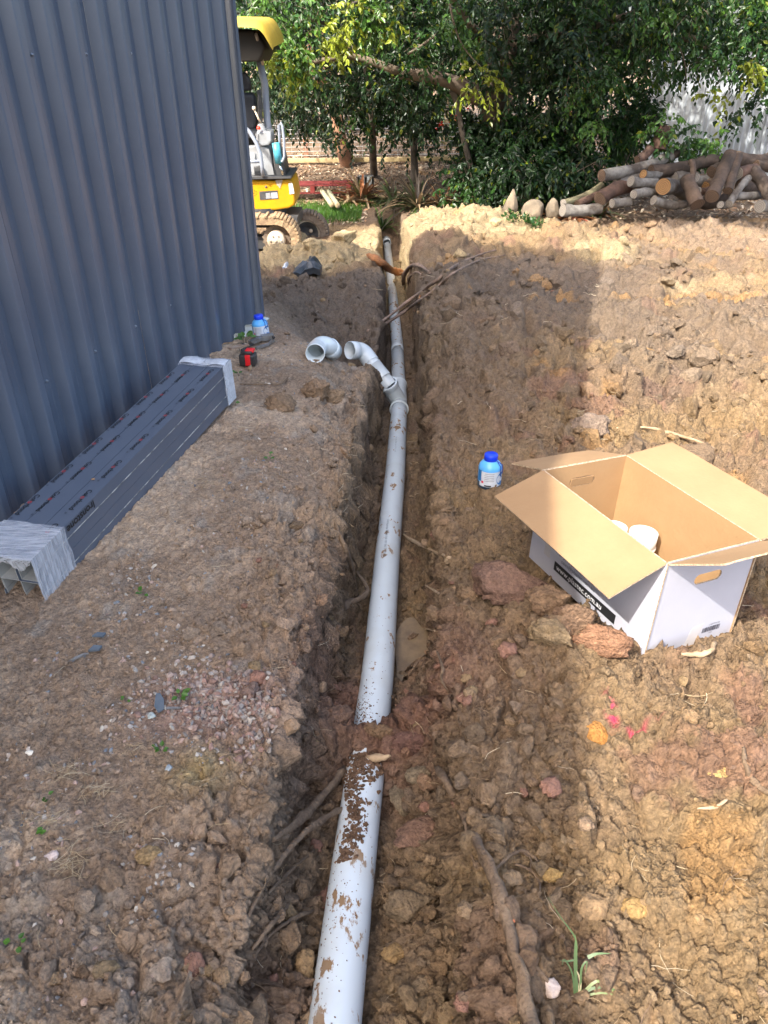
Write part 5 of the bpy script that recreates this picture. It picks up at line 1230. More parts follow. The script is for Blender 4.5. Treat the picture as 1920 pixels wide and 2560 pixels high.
# 1. the big spreading fig in the middle
fig = thing('fig_tree', 'big spreading tree with a heavy arching limb in the middle of the background', 'tree', tuple(at_z(1250, 470, -.62)))
base = Vector(at_z(1235, 480, -.62)); 
trunk(fig, [base, base + Vector((-.05, .1, .7)), PX(1238, 215, 13.2), PX(1262, 90, 13.4), PX(1290, -60, 13.5), PX(1330, -250, 13.6)], [.30, .24, .21, .2, .17, .1], M['bark_t'], seed=1)
trunk(fig, [PX(1236, 245, 13.2), PX(1190, 235, 13.0), PX(1130, 205, 12.8), PX(1070, 190, 12.7), PX(1000, 185, 12.6)], [.17, .14, .10, .085, .07], M['bark_t'], 'limb', seed=2)
trunk(fig, [PX(1130, 225, 12.9), PX(1145, 270, 12.9), PX(1155, 330, 12.9), PX(1180, 430, 12.9)], [.05, .042, .04, .045], M['bark_s'], 'limb', seed=3)
trunk(fig, [PX(1245, 120, 13.3), PX(1190, 80, 13.0), PX(1145, 20, 12.8), PX(1100, -60, 12.5)], [.09, .07, .05, .03], M['bark_t'], 'limb', seed=4)
trunk(fig, [PX(1270, 110, 13.3), PX(1400, 85, 13.0), PX(1500, 60, 12.7), PX(1620, 20, 12.4)], [.09, .07, .05, .03], M['bark_t'], 'limb', seed=5)
trunk(fig, [PX(1120, -20, 11.9), PX(1135, 60, 11.8), PX(1160, 120, 11.75), PX(1205, 170, 11.7)], [.018, .014, .010, .005], M['twig'], 'branch', n=6, seed=6)
trunk(fig, [PX(780, 155, 12.2), PX(830, 148, 12.3), PX(890, 143, 12.5), PX(1000, 180, 12.6)], [.03, .035, .04, .06], M['twig'], 'limb', seed=7)
trunk(fig, [PX(1020, 135, 12.2), PX(1060, 110, 12.3), PX(1090, 85, 12.4)], [.016, .02, .025], M['twig'], 'branch', n=6, seed=8)
bl = [PB(1195, 185, 11.75, 30, YG, .8, 1.5), PB(1235, 215, 11.8, 20, YG, .35), PB(1175, 120, 11.8, 26, LG, .6), PB(1140, 40, 11.9, 34, LG, .9), PB(1215, 20, 12.0, 60, BG, 1), PB(1235, 70, 12.0, 45, BG, 1)]
for px in range(1010, 1480, 38):
    for py in range(-40, 340, 42):
        if 1110 < px < 1260 and 165 < py < 330 and RR.rand() < .75: continue
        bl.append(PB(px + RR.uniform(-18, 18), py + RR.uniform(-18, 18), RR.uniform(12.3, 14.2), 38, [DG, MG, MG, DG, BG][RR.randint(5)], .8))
bl += rblobs(75, -.2, 4.2, 11.3, 15.5, 2.3, 5.2, [DG, MG], (.4, .7), 1.0) + rblobs(80, -.5, 2.9, 9.7, 11.4, 2.35, 4.4, [DG, MG], (.3, .5), 1.2)  # front overhead blobs lie out of view, added to shade the middle leaves
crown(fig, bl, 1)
# 2. leafy tree at left with bright young sprays, sunlight partly in their colour
lt = thing('leafy_tree', 'tree with bright yellow-green drooping sprays beside the digger canopy', 'tree', tuple(at_z(900, 455, -.65)))
trunk(lt, [Vector(at_z(935, 440, -.65)), PX(930, 330, 14.0), PX(925, 220, 13.9), PX(905, 100, 13.7), PX(880, -100, 13.5)], [.07, .055, .06, .06, .05], M['bark_s'], seed=11)
trunk(lt, [PX(905, 100, 13.7), PX(820, 60, 13.0), PX(760, 50, 12.2), PX(700, 90, 11.7)], [.05, .035, .02, .01], M['bark_s'], 'limb', seed=12)
trunk(lt, [PX(900, 60, 13.6), PX(900, 10, 12.6), PX(880, 10, 11.9)], [.05, .03, .01], M['bark_s'], 'limb', seed=13)
bl = [PB(740, 120, 11.7, 42, LG, 1.6, 1.0), PB(705, 150, 11.65, 36, YG, 1.2), PB(765, 160, 11.7, 34, LG, 1.2), PB(735, 85, 11.7, 30, LG, 1.0), PB(775, 110, 11.75, 30, YG, .7), PB(672, 125, 11.5, 12, YG, .5), PB(745, 180, 11.7, 25, YG, .7),
      PB(825, 90, 11.6, 22, YG, .9), PB(850, 75, 11.65, 22, YG, .8), PB(890, 20, 11.6, 26, YG, 1.1), PB(950, 30, 11.6, 34, LG, 1.1), PB(975, 55, 11.6, 24, YG, .7), PB(610, 10, 11.4, 30, YG, 1.0), PB(590, 30, 11.4, 24, YG, .7), PB(925, 60, 11.7, 30, LG, .9)]
for px in range(560, 1040, 38):
    for py in range(-40, 380, 42):
        if py > 230 and px < 760 and RR.rand() < .35: continue
        if py > 300 and px < 800: continue
        if py > 190 and px < 700: continue
        if py > 215 and RR.rand() < .35: continue
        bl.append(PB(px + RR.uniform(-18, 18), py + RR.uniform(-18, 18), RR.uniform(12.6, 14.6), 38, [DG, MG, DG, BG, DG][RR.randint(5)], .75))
bl += [PB(RR.uniform(590, 1000), RR.uniform(-20, 70), 11.6, RR.uniform(16, 28), [LG, LG, MG][RR.randint(3)], .5) for _ in range(10)]  # lit sprays, sunshine put into their lighter green
bl += rblobs(45, -1.8, .6, 12.8, 15.8, 2.3, 4.6, [DG, MG], (.4, .7), 1.0)  # unseen upper crown, put in to keep the ground below dark
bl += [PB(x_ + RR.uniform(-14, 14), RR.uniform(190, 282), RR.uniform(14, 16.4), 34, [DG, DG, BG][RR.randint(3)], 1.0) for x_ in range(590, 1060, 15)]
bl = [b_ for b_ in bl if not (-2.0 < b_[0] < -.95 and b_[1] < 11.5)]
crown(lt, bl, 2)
# 3. right-hand tree over the logs
rt = thing('leafy_tree', 'glossy green tree hanging over the log pile and the steel fence', 'tree', tuple(at_z(1560, 430, -.6)))
trunk(rt, [Vector(at_z(1412, 385, -.6)), PX(1415, 340, 14.8), PX(1425, 260, 14.6), PX(1440, 150, 14.4), PX(1500, 0, 14.0), PX(1600, -200, 13.8)], [.15, .12, .11, .11, .1, .08], M['bark_p'], seed=21)
trunk(rt, [PX(1440, 150, 14.4), PX(1560, 110, 13.6), PX(1700, 95, 12.9), PX(1790, 130, 12.6)], [.08, .05, .035, .02], M['bark_s'], 'limb', seed=22)
trunk(rt, [PX(1720, 85, 12.5), PX(1748, 105, 12.5), PX(1790, 160, 12.4)], [.02, .016, .008], M['twig'], 'branch', n=6, seed=23)
trunk(rt, [PX(1690, 100, 12.3), PX(1710, 150, 12.3), PX(1716, 200, 12.3)], [.014, .01, .006], M['twig'], 'branch', n=6, seed=24)
bl = [PB(1880, 165, 11.9, 22, YG, .9), PB(1780, 245, 11.9, 14, YG, .4), PB(1660, 320, 11.75, 40, LG, 1.4), PB(1710, 350, 11.75, 38, MG, 1.4), PB(1750, 370, 11.75, 28, LG, 1.0), PB(1690, 385, 11.8, 26, MG, .8), PB(1780, 350, 11.8, 22, LG, .6), PB(1490, 300, 12.0, 18, LG, .5), PB(1485, 335, 12.0, 12, LG, .3), PB(1640, 355, 11.8, 24, MG, .8)]
for px in range(1440, 1990, 36):
    for py in range(-40, 260, 38):
        if px > 1590 and py > 175: continue
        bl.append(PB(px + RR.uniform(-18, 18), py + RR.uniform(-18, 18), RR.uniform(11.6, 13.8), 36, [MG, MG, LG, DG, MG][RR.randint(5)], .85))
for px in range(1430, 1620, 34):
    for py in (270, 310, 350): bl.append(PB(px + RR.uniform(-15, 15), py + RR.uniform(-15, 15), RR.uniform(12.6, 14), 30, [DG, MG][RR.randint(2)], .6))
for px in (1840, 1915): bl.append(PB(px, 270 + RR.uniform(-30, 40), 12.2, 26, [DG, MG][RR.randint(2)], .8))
bl += rblobs(70, 2.6, 7.6, 11.6, 14.5, 2.35, 5.2, [DG, MG], (.35, .6), .9) + rblobs(80, 1.0, 5.0, 8.3, 9.7, 2.4, 3.4, [DG, MG], (.22, .40), 1.0)  # last blobs hang above the frame, added to dapple the logs with shade
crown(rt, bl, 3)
# 4. paperbark trunks
pb = thing('paperbark_tree', 'short leaning orange-brown paperbark trunk on the sunlit leaf litter', 'tree', tuple(at_z(862, 410, -.56)))
trunk(pb, [Vector(at_z(868, 414, -.58)), PX(856, 372, 17.0), PX(846, 330, 17.0), PX(838, 240, 17.0), PX(812, 160, 17.0), PX(800, -40, 17.2)], [.15, .14, .13, .13, .12, .11], M['bark_p'], n=18, noise=.10, seed=31)
trunk(pb, [PX(838, 250, 17.0), PX(815, 215, 16.8), PX(785, 170, 16.6), PX(772, 60, 16.5)], [.10, .09, .08, .07], M['bark_p'], 'limb', noise=.12, seed=32)
trunk(pb, [PX(845, 290, 17.0), PX(868, 210, 16.9), PX(876, 130, 16.8), PX(890, 0, 16.7)], [.10, .09, .09, .07], M['bark_p'], 'limb', noise=.12, seed=33)
crown(pb, rblobs(60, -2.8, 1.2, 15.8, 19, 1.3, 5.2, [DG, DG, MG], (.4, .8), 1.0), 4, L=.13, W=.055)
for i, (px, py, sx, rad, lab, bkm) in enumerate(((1038, 380, 1034, .07, 'slim dark tree standing left of the arching limb', 'bark_s'), (1245, 400, 1262, .12, 'pinkish barked tree in deep shade behind the standing stones', 'bark_p'), (1465, 350, 1470, .10, 'tree trunk in shade behind the thin mossy log', 'bark_t'))):
    Yt = [15.2, 15.0, 16.5][i]; t_ = thing('background_tree', lab, 'tree', tuple(PX(px, py, Yt)))
    b0 = PX(px, py, Yt); b0.z = -.65
    trunk(t_, [b0, PX(sx, 300, Yt), PX(sx + 4, 150, Yt), PX(sx - 8, -120, Yt)], [rad, rad * .9, rad * .8, rad * .6], M[bkm], seed=40 + i)
    cx = b0.x; crown(t_, rblobs(34, cx - 1.4, cx + 1.4, Yt - .8, Yt + 1.5, .9, 5.5, [DG, DG, MG], (.4, .8), 1.0), 50 + i, L=.13, W=.055, twigs=False)
# far bushland behind the fence
for i, (cx, cy, wd_, h1, lab) in enumerate(((-5, 22, 2.6, 6, 'far dark tree behind the fence at the left of the gap'), (-.8, 24, 2.4, 6.5, 'far tree behind the fence above the lit mulch'), (3, 23, 2.4, 6, 'far tree behind the fence right of the red flowers'), (7.5, 22, 2.8, 6, 'far tree behind the steel fence'), (11.5, 20, 2.6, 6, 'far tree beyond the right end of the steel fence'), (-9.5, 21, 3, 6, 'far tree beyond the shed'))):
    t_ = thing('background_tree', lab, 'tree', (cx, cy, -.5)); trunk(t_, [(cx, cy, -.6), (cx + .1, cy, 1.5), (cx, cy, 4.5)], [.18, .14, .08], M['bark_t'], seed=60 + i)
    crown(t_, rblobs(60, cx - wd_, cx + wd_, cy - 1.5, cy + 1.8, .2, h1, [DG, DG, MG, BG], (.5, .95), 1.0), 70 + i, L=.20, W=.09, twigs=False, leafn=9, blen=.5)

# low shrubs, shade under the trees put into their dark greens
def shrub(px, py, Y, w_, h_, cols, lab, seed, n=16, L=.09, W=.04):
    b_ = PX(px, py, Y); t_ = thing('shrub', lab, 'shrub', tuple(b_))
    mb = MB(); r = random.Random(seed)
    for i in range(7): mb.tube([b_ - UP * .1, b_ + Vector((r.uniform(-w_, w_) * .3, r.uniform(-.2, .2), h_ * .5)), b_ + Vector((r.uniform(-w_, w_) * .5, r.uniform(-.3, .3), h_))], [.014, .01, .004], 5, caps=False)
    mb.build('stems', M['twig'], t_)
    crown(t_, rblobs(n, b_.x - w_ / 2, b_.x + w_ / 2, b_.y - .25, b_.y + .35, b_.z + .05, b_.z + h_, cols, (.12, .24), .9), seed, L=L, W=W, twigs=False, blen=.22, droop=.4)
shrub(1190, 505, 12.6, .7, .5, [DG, DG, MG], 'dark leafy shrub left of the tall pointed stone', 101, 14)
shrub(1310, 500, 12.1, .9, .60, [MG, DG, DG, BG], 'shrub with a few lit leaves behind the standing stones', 102, 20)
shrub(1420, 500, 12.3, .8, .55, [DG, DG], 'dark low shrub behind the small pointed stone', 103, 16)
shrub(1250, 450, 13.4, 1.0, .8, [DG, DG], 'dark shrub filling the shade under the big fig', 104, 34)
shrub(1560, 400, 13.0, .7, .75, [MG, DG], 'feathery shrub rising behind the upper left logs', 105, 16, .12, .02)
shrub(1375, 430, 13.6, 1.2, .8, [DG], 'dark undergrowth shrub left of the log pile', 106, 26)
def weeds(px, py, n, spread, s_, lab, seed, col=LG, nm='weed'):
    r = np.random.RandomState(seed); c = on(px, py); V = []; Fc = []; C_ = []; k = 0
    for i in range(n):
        a = r.uniform(0, 6.28); R = spread * r.rand() ** .5; p = np.array([c[0] + R * math.cos(a), c[1] + R * math.sin(a) * 1.2, 0]); p[2] = hbase(p[0], p[1]) + r.uniform(.0, .6) * s_ * 2
        d = r.normal(size=3); d[2] = abs(d[2]) * .5 + .1; d /= np.linalg.norm(d); wd = np.cross(d, r.normal(size=3) * .4 + np.array([0, 0, 1])); wd /= np.linalg.norm(wd); ss = s_ * r.uniform(.6, 1.3)
        nm_ = np.cross(d, wd); V.append(p + LQ[:, 0:1] * d * ss + LQ[:, 1:2] * wd * ss * .8 + LQ[:, 2:3] * nm_ * ss); Fc.append(LF + k); k += len(LQ); C_.append(np.repeat((np.array(col) * r.uniform(.7, 1.4))[None], len(LQ), 0))
    o = mesh_np(nm, np.concatenate(V), np.concatenate(Fc), M['leaf'], None, False, np.concatenate(C_)); return tag(o, lab, 'weed', None)
weeds(1300, 556, 130, .20, .05, 'low bright green weeds at the foot of the squat stone', 7, MG)
weeds(1345, 562, 90, .14, .05, 'green weeds in front of the stones toward the sandy heap', 8, MG)

# strappy plants and dead fronds
M['strap'] = mat('strappy_leaf', (.9, .9, .9), .45, (1.1, 1.1, 1.1), 6, attr='Col', trans=.15)
def strappy(px, py, Y, n, L, w_, cols, lab, seed, up=1.0, cat='plant', nm='strappy_plant'):
    b_ = PX(px, py, Y); b_.z = hz(b_.x, b_.y); r = np.random.RandomState(seed); t_ = thing(nm, lab, cat, tuple(b_)); V = []; Fc = []; C_ = []; k = 0
    for i in range(int(n * 1.4)):
        a = r.uniform(0, 6.28); el = r.uniform(.25, 1.35) * up; ln = L * 1.35 * r.uniform(.6, 1.15); d = np.array([math.cos(a) * math.cos(el), math.sin(a) * math.cos(el), math.sin(el)]); s_ = np.cross(d, [0, 0, 1.0]); s_ /= np.linalg.norm(s_)
        c = np.array(cols[r.randint(len(cols))]) * r.uniform(.7, 1.3); K = 6; dr = r.uniform(.2, .8)
        for j in range(K + 1):
            t = j / K; p = np.array(b_) + d * ln * t + np.array([0, 0, -dr * ln * t * t]); ww = w_ * 1.5 * (1 - t) ** .6 * (.6 + .8 * min(t * 3, .5)); V += [p - s_ * ww / 2 + [0, 0, ww * .2], p, p + s_ * ww / 2 + [0, 0, ww * .2]]; C_ += [c] * 3
        for j in range(K): q = k + j * 3; Fc += [[q, q + 1, q + 4, q + 3], [q + 1, q + 2, q + 5, q + 4]]
        k += (K + 1) * 3
    o = mesh_np('leaves', np.array(V), np.array(Fc), M['strap'], t_, False, np.array(C_)); o.matrix_parent_inverse = t_.matrix_basis.inverted(); tag(o, kind='stuff')
BRW = (.20, .085, .035); TNW = (.33, .24, .14); GRW = (.055, .085, .03); OLV = (.11, .12, .04); PUR = (.09, .07, .05)
strappy(905, 458, 13.7, 60, .62, .05, [BRW, (.30, .12, .05), OLV, BRW, TNW], 'reddish-brown strappy plant beside the concrete block', 201, .9)
strappy(870, 470, 13.5, 26, .5, .04, [BRW, TNW], 'collapsed brown fronds at the end of the red pallet', 202, .5)
strappy(985, 480, 13.2, 55, .58, .035, [GRW, OLV, PUR, GRW], 'green strappy clump left of the bent pale stalks', 203, 1)
strappy(1045, 490, 12.9, 75, .68, .035, [PUR, GRW, TNW, PUR], 'dark purplish strappy clump with bent pale stalks', 204, 1)
strappy(1105, 495, 12.8, 55, .60, .03, [PUR, TNW, BRW], 'strappy clump with dead tan leaves left of the dark shrub', 205, .9)
strappy(955, 495, 12.8, 30, .42, .03, [GRW, LG], 'small bright green grassy clump in front of the concrete block', 206, 1)
strappy(1150, 480, 13.2, 55, .62, .03, [PUR, GRW], 'dark strappy clump in the shade of the fig', 207, 1)
strappy(1510, 470, 12.1, 50, .45, .03, [PUR, BRW, GRW], 'dark strappy clump behind the mossy log', 208, 1)
strappy(1440, 478, 11.9, 40, .40, .05, [BRW, (.22, .07, .04)], 'heap of dead reddish fronds behind the short pale log', 209, .5, 'dead fronds', 'frond_heap')
# red flowers
M['flower'] = mat('red_petal', (.75, .02, .02), .5, trans=.2)
fc = PX(1118, 303, 20.0); t_ = thing('flowering_plant', 'plant with bright red flowers behind the wire fence', 'plant', (fc.x, fc.y, -.5)); mb = MB(); r = random.Random(3)
for i in range(70):
    p = fc + Vector((r.gauss(0, .20), r.gauss(0, .1), 0)); p.z += (p.x - fc.x) * .35 + r.gauss(0, .035)
    a = r.uniform(0, 6.3); u_ = Vector((math.cos(a), .3, math.sin(a))) * .045; v_ = Vector((-math.sin(a), .2, math.cos(a))) * .03; mb.add([p - u_, p - v_, p + u_, p + v_], [(0, 1, 2, 3)])
tag(mb.build('flowers', M['flower'], t_), kind='stuff')
crown(t_, [(fc.x + RR.uniform(-.4, .4), fc.y + .1, RR.uniform(-.4, .75), .2, .2, .2, LG, .7) for _ in range(14)], 90, L=.12, W=.05, twigs=False)
mb = MB(); [mb.tube([(fc.x + .1 * i, fc.y, -.55), (fc.x + .14 * i, fc.y, fc.z)], .01, 5) for i in (-2, 0, 2)]; mb.build('stems', M['twig'], t_)

# lawn and leaf litter
def ground_cards(name, lab, n, xr_, yr_, fn_, seed, col_fn, mtl, wfn=None):
    r = np.random.RandomState(seed); x = r.uniform(*xr_, n * 2); y = r.uniform(*yr_, n * 2)
    if wfn is not None: k_ = r.rand(n * 2) < wfn(x, y); x, y = x[k_][:n], y[k_][:n]
    else: x, y = x[:n], y[:n]
    n = len(x); z = hbase(x, y); V, Fc = fn_(r, x, y, z, n); C_ = col_fn(r, n); m_ = len(V) // n
    o = mesh_np(name, V, Fc, mtl, None, False, np.repeat(C_, m_, 0)); return tag(o, lab, kind='stuff')
def blades(r, x, y, z, n):
    h = r.uniform(.03, .09, n); a = r.uniform(0, 6.28, n); wv = .006; lean = r.normal(size=(n, 2)) * .025
    V = np.stack([np.stack([x - np.cos(a) * wv, y - np.sin(a) * wv, z - .01], -1), np.stack([x + np.cos(a) * wv, y + np.sin(a) * wv, z - .01], -1), np.stack([x + lean[:, 0], y + lean[:, 1], z + h], -1)], 1).reshape(-1, 3)
    return V, np.arange(n * 3).reshape(n, 3)
def gcol(r, n): return np.array([.055, .17, .02]) * r.uniform(.6, 1.5, (n, 1)) + np.array([.05, .03, 0]) * r.rand(n, 1)
lawnw = lambda x, y: np.clip(1.4 - np.abs(y - 12.75) / .75 + .8 * (fbm(x * 1.5, y * 1.5, 0, 5, 3) - .5), 0, 1) * np.clip(1.1 - (x + .9) / 1.9, 0, 1) * ((np.abs(x - pipe_x(y)) > .38) | (y > 13.2))
ground_cards('lawn_grass', 'short bright green grass between the digger and the red pallet', 26000, (-3.2, 1.6), (11.7, 14.0), blades, 1, gcol, M['leaf'], lawnw)
def quads(r, x, y, z, n, L=.05, W=.018):
    a = r.uniform(0, 6.28, n); s_ = r.uniform(.5, 1.3, n); t = r.normal(size=n) * .35
    dx, dy = np.cos(a) * L * s_ / 2, np.sin(a) * L * s_ / 2; wx, wy = -np.sin(a) * W * s_ / 2, np.cos(a) * W * s_ / 2; zz = z + .012; dz = t * L * s_ / 2
    V = np.stack([np.stack([x - dx, y - dy, zz - dz + .01], -1), np.stack([x - wx, y - wy, zz + .012], -1), np.stack([x + dx, y + dy, zz + dz + .01], -1), np.stack([x + wx, y + wy, zz], -1)], 1).reshape(-1, 3)
    return V, np.arange(n * 4).reshape(n, 4)
M['litter'] = mat('leaf_litter', (1, 1, 1), .85, attr='Col')
def lcol(r, n): return np.array([[.30, .17, .09], [.42, .30, .18], [.20, .13, .08], [.52, .42, .30]])[r.choice(4, n)] * r.uniform(.7, 1.3, (n, 1))
ground_cards('leaf_litter', 'brown fallen leaves strewn under the trees', 14000, (-3.5, 6.5), (11.6, 19), lambda r, x, y, z, n: quads(r, x, y, z, n, .08, .03), 2, lcol, M['litter'], lambda x, y: ((np.abs(x - pipe_x(y)) > .3) | (y > 13.2)) * np.clip(.35 + .9 * fbm(x, y, 0, 15, 3) - .9 * (lawnw(x, y) > .5), 0, 1))

# ================================================================== roots
M['rootm'] = mat('muddy_root', (.13, .085, .052), .9, (.22, .15, .09), 30, 1.0, 90, detail=8); M['rootp'] = mat('pale_root', (.46, .34, .21), .85, (.34, .23, .13), 25, .5, 90)
M['rooto'] = mat('splintered_orange_wood', (.50, .20, .06), .7, (.24, .10, .04), 22, .8, 60, stretch=(1, 4, 4)); M['scar'] = mat('orange_root_scar', (.50, .17, .08), .8)
M['rootg'] = mat('grey_brown_root', (.17, .12, .085), .9, (.30, .20, .14), 10, .8, 60)
def spl(pts, k=5):
    P = [Vector(p) for p in pts]; Q = []
    for i in range(len(P) - 1):
        a, b_, c, d_ = P[max(i - 1, 0)], P[i], P[i + 1], P[min(i + 2, len(P) - 1)]
        for j in range(k):
            t = j / k; Q.append(.5 * (2 * b_ + (c - a) * t + (2 * a - 5 * b_ + 4 * c - d_) * t * t + (3 * b_ - a - 3 * c + d_) * t ** 3))
    return Q + [P[-1]]
def root(strands, lab, mt, seed=0, name='root'):
    """strands: (pixel points, radii, mode) - mode g: each point on the ground; s: ends on the ground, depth between them interpolated"""
    objs = []; first = None; mbs = []
    for (px_, rad, mode) in strands:
        lift = (max(rad) if isinstance(rad, (tuple, list)) else rad) * .75
        if mode == 'g': P = [Vector(on(x, y)) + UP * (lift * 1.4 + .007) for x, y in px_]
        else:
            a, b_ = on(*px_[0]), on(*px_[-1]); za = (a - CAM) @ _fw; zb = (b_ - CAM) @ _fw; n = len(px_)
            P = [Vector(at_depth(x, y, min(za + (zb - za) * i / (n - 1), float((on(x, y) - CAM) @ _fw)))) + UP * lift * (1.5 if za > 5 else 1) for i, (x, y) in enumerate(px_)]
            if mode == 'd': pass
        Q = spl(P); K = len(Q); rr = np.interp(np.linspace(0, 1, K), np.linspace(0, 1, len(rad)), rad) if isinstance(rad, (tuple, list)) else np.full(K, rad)
        rn = random.Random(seed); Q = [q + Vector((rn.uniform(-1, 1), rn.uniform(-1, 1), rn.uniform(-1, 1))) * float(rr[i]) * .25 for i, q in enumerate(Q)]
        mb = MB(); mb.tube(Q, [float(q) * rn.uniform(.85, 1.15) for q in rr], 9, noise=.20, seed=seed); mbs.append(mb); seed += 1
    if len(mbs) == 1: o = mbs[0].build(name, mt); return tag(o, lab, 'root')
    t_ = thing(name, lab, 'root', mbs[0].v[0])
    for i, mb in enumerate(mbs): objs.append(mb.build('main_root' if i == 0 else 'side_root', mt, t_))
    return t_
rt1 = root([([(1090, 1930), (1112, 1965), (1150, 2035), (1200, 2140), (1245, 2255), (1285, 2400), (1320, 2560), (1330, 2640)], (.007, .009, .011, .012, .012, .013, .014), 'g'),
      ([(1262, 2300), (1290, 2360), (1335, 2425), (1372, 2468)], (.006, .005, .003), 'g'), ([(1160, 2060), (1180, 2150), (1212, 2220)], (.003, .003, .002), 'g')], 'thick muddy root running down the right bank at the bottom of the picture', M['rootm'], 3)
mb = MB(); a = [Vector(on(x, y)) + UP * .0165 for x, y in ((1258, 2246), (1270, 2280), (1284, 2318))]; mb.tube(a, [.002, .0055, .002], 8); o = mb.build('scar', M['scar'], rt1)
root([([(1200, 2047), (1226, 2051), (1248, 2069), (1258, 2112), (1258, 2155)], (.004, .004, .003), 'g'), ([(1235, 2184), (1274, 2147), (1304, 2136), (1334, 2151), (1358, 2181)], (.003, .004, .003), 'g'), ([(1285, 2168), (1326, 2184), (1347, 2216), (1347, 2250)], (.003, .003, .002), 'g'), ([(1304, 2137), (1326, 2155), (1322, 2190)], (.002, .002, .0015), 'g')], 'tangle of thin looping roots right of the thick muddy root', M['rootm'], 13)
root([([(862, 1930), (791, 2014), (749, 2057), (681, 2107)], (.011, .012, .010, .006), 's')], 'stout root slanting from the soil bridge into the left bank', M['rootm'], 23)
root([([(905, 2017), (854, 2027), (808, 2052), (766, 2082), (719, 2133), (664, 2213), (614, 2310)], (.0065, .0075, .007, .0065, .0055, .004, .003), 's')], 'long thin root bending over the pipe and down the left bank', M['rootm'], 33)
root([([(787, 2128), (740, 2166), (685, 2221), (650, 2262)], (.003, .004, .003, .002), 's')], 'short thin root poking out of the left bank above two others', M['rootm'], 43)
root([([(761, 2251), (719, 2268), (681, 2310), (631, 2377)], (.003, .005, .005, .003), 's')], 'upper one of two broken roots sticking out low on the left bank', M['rootm'], 53)
root([([(782, 2280), (740, 2297), (681, 2335), (635, 2394)], (.004, .005, .004, .003), 's')], 'lower one of two broken roots sticking out low on the left bank', M['rootm'], 63)
root([([(866, 1936), (900, 1918), (935, 1908), (975, 1902)], (.006, .010, .012, .004), 'g')], 'torn pale strip of root bark lying over the soil that covers the pipe', M['rootp'], 73, 'torn_bark')
root([([(824, 1260), (842, 1321), (864, 1379), (882, 1434), (890, 1497)], (.006, .008, .009, .009, .008), 's'), ([(893, 1434), (918, 1484), (871, 1513), (843, 1545)], (.006, .010, .012, .010), 's'), ([(893, 1508), (903, 1520), (900, 1532)], (.003, .002, .001), 's')], 'forked root hanging down the left trench wall beside the pipe', M['rootm'], 83)
root([([(1009, 1338), (1038, 1358), (1074, 1376), (1125, 1398)], (.005, .0065, .006, .004), 's')], 'knobbly pale root sticking out of the right trench wall', M['rootp'], 93)
root([([(1063, 1464), (1096, 1484), (1121, 1500)], (.003, .0035, .003), 's')], 'short straight pale root on the right trench wall above the puddle', M['rootp'], 103)
root([([(1045, 1586), (1063, 1578), (1087, 1584)], (.002, .003, .002), 'g')], 'small pale root crossing the edge of the puddle', M['rootp'], 113)
root([([(1067, 1640), (1042, 1665), (1024, 1695)], (.004, .004, .002), 'g'), ([(1092, 1636), (1106, 1676), (1103, 1705), (1121, 1738)], (.003, .004, .003, .002), 'g')], 'brown branching root on the right trench wall below the puddle', M['rootm'], 123)
root([([(1540, 1078), (1610, 1076), (1680, 1092), (1745, 1112), (1790, 1132)], (.004, .006, .008, .006, .003), 'g')], 'pale curved root lying on the sunlit soil behind the carton', M['rootp'], 133)
root([([(1700, 1646), (1740, 1648), (1772, 1640), (1784, 1618)], (.005, .007, .008, .005), 'g')], 'bent pale root under the front bottom edge of the carton', M['rootp'], 143)
root([([(1740, 2030), (1780, 2028), (1815, 2008)], (.002, .004, .003), 'g')], 'short white root on the sunlit soil at right', M['rootp'], 153)
root([([(1855, 1880), (1862, 1930), (1880, 1965), (1925, 2000)], (.003, .006, .007, .008), 'g')], 'curved brown root at the right edge of the picture', M['rootm'], 163)
root([([(918, 833), (967, 799), (1021, 757), (1066, 726), (1102, 697), (1140, 668), (1195, 642), (1240, 628)], (.006, .010, .012, .013, .012, .012, .010, .006), 's'), ([(905, 850), (967, 811), (1021, 775), (1066, 744), (1102, 714), (1140, 683), (1205, 652), (1262, 641)], (.006, .011, .011, .010, .010, .009, .008, .005), 's'), ([(985, 793), (1040, 752), (1075, 735)], (.006, .007, .005), 's')], 'pair of long cut branches lying across the trench toward the spoil heap', M['rootg'], 173, 'branch')
root([([(920, 648), (948, 665), (977, 685), (1010, 692)], (.016, .040, .038, .030), 's')], 'thick splintered orange root torn off across the far part of the trench', M['rooto'], 183)
root([([(1008, 716), (1012, 690), (1024, 674), (1042, 670), (1058, 676), (1074, 690)], (.018, .024, .020, .018, .014, .010), 's'), ([(1020, 712), (1024, 696), (1040, 684), (1054, 690)], (.010, .012, .010, .006), 's')], 'grey looping root arching from the right trench wall beside the splintered root', M['rootg'], 193)
root([([(1037, 780), (1046, 760), (1050, 740)], (.004, .006, .004), 's')], 'short reddish root hanging below the two long branches', M['rooto'], 203)
root([([(600, 965), (660, 966), (700, 965), (722, 945)], (.002, .003, .002), 'g')], 'thin dark rootlet curving on the trodden soil below the battery', M['rootm'], 213)

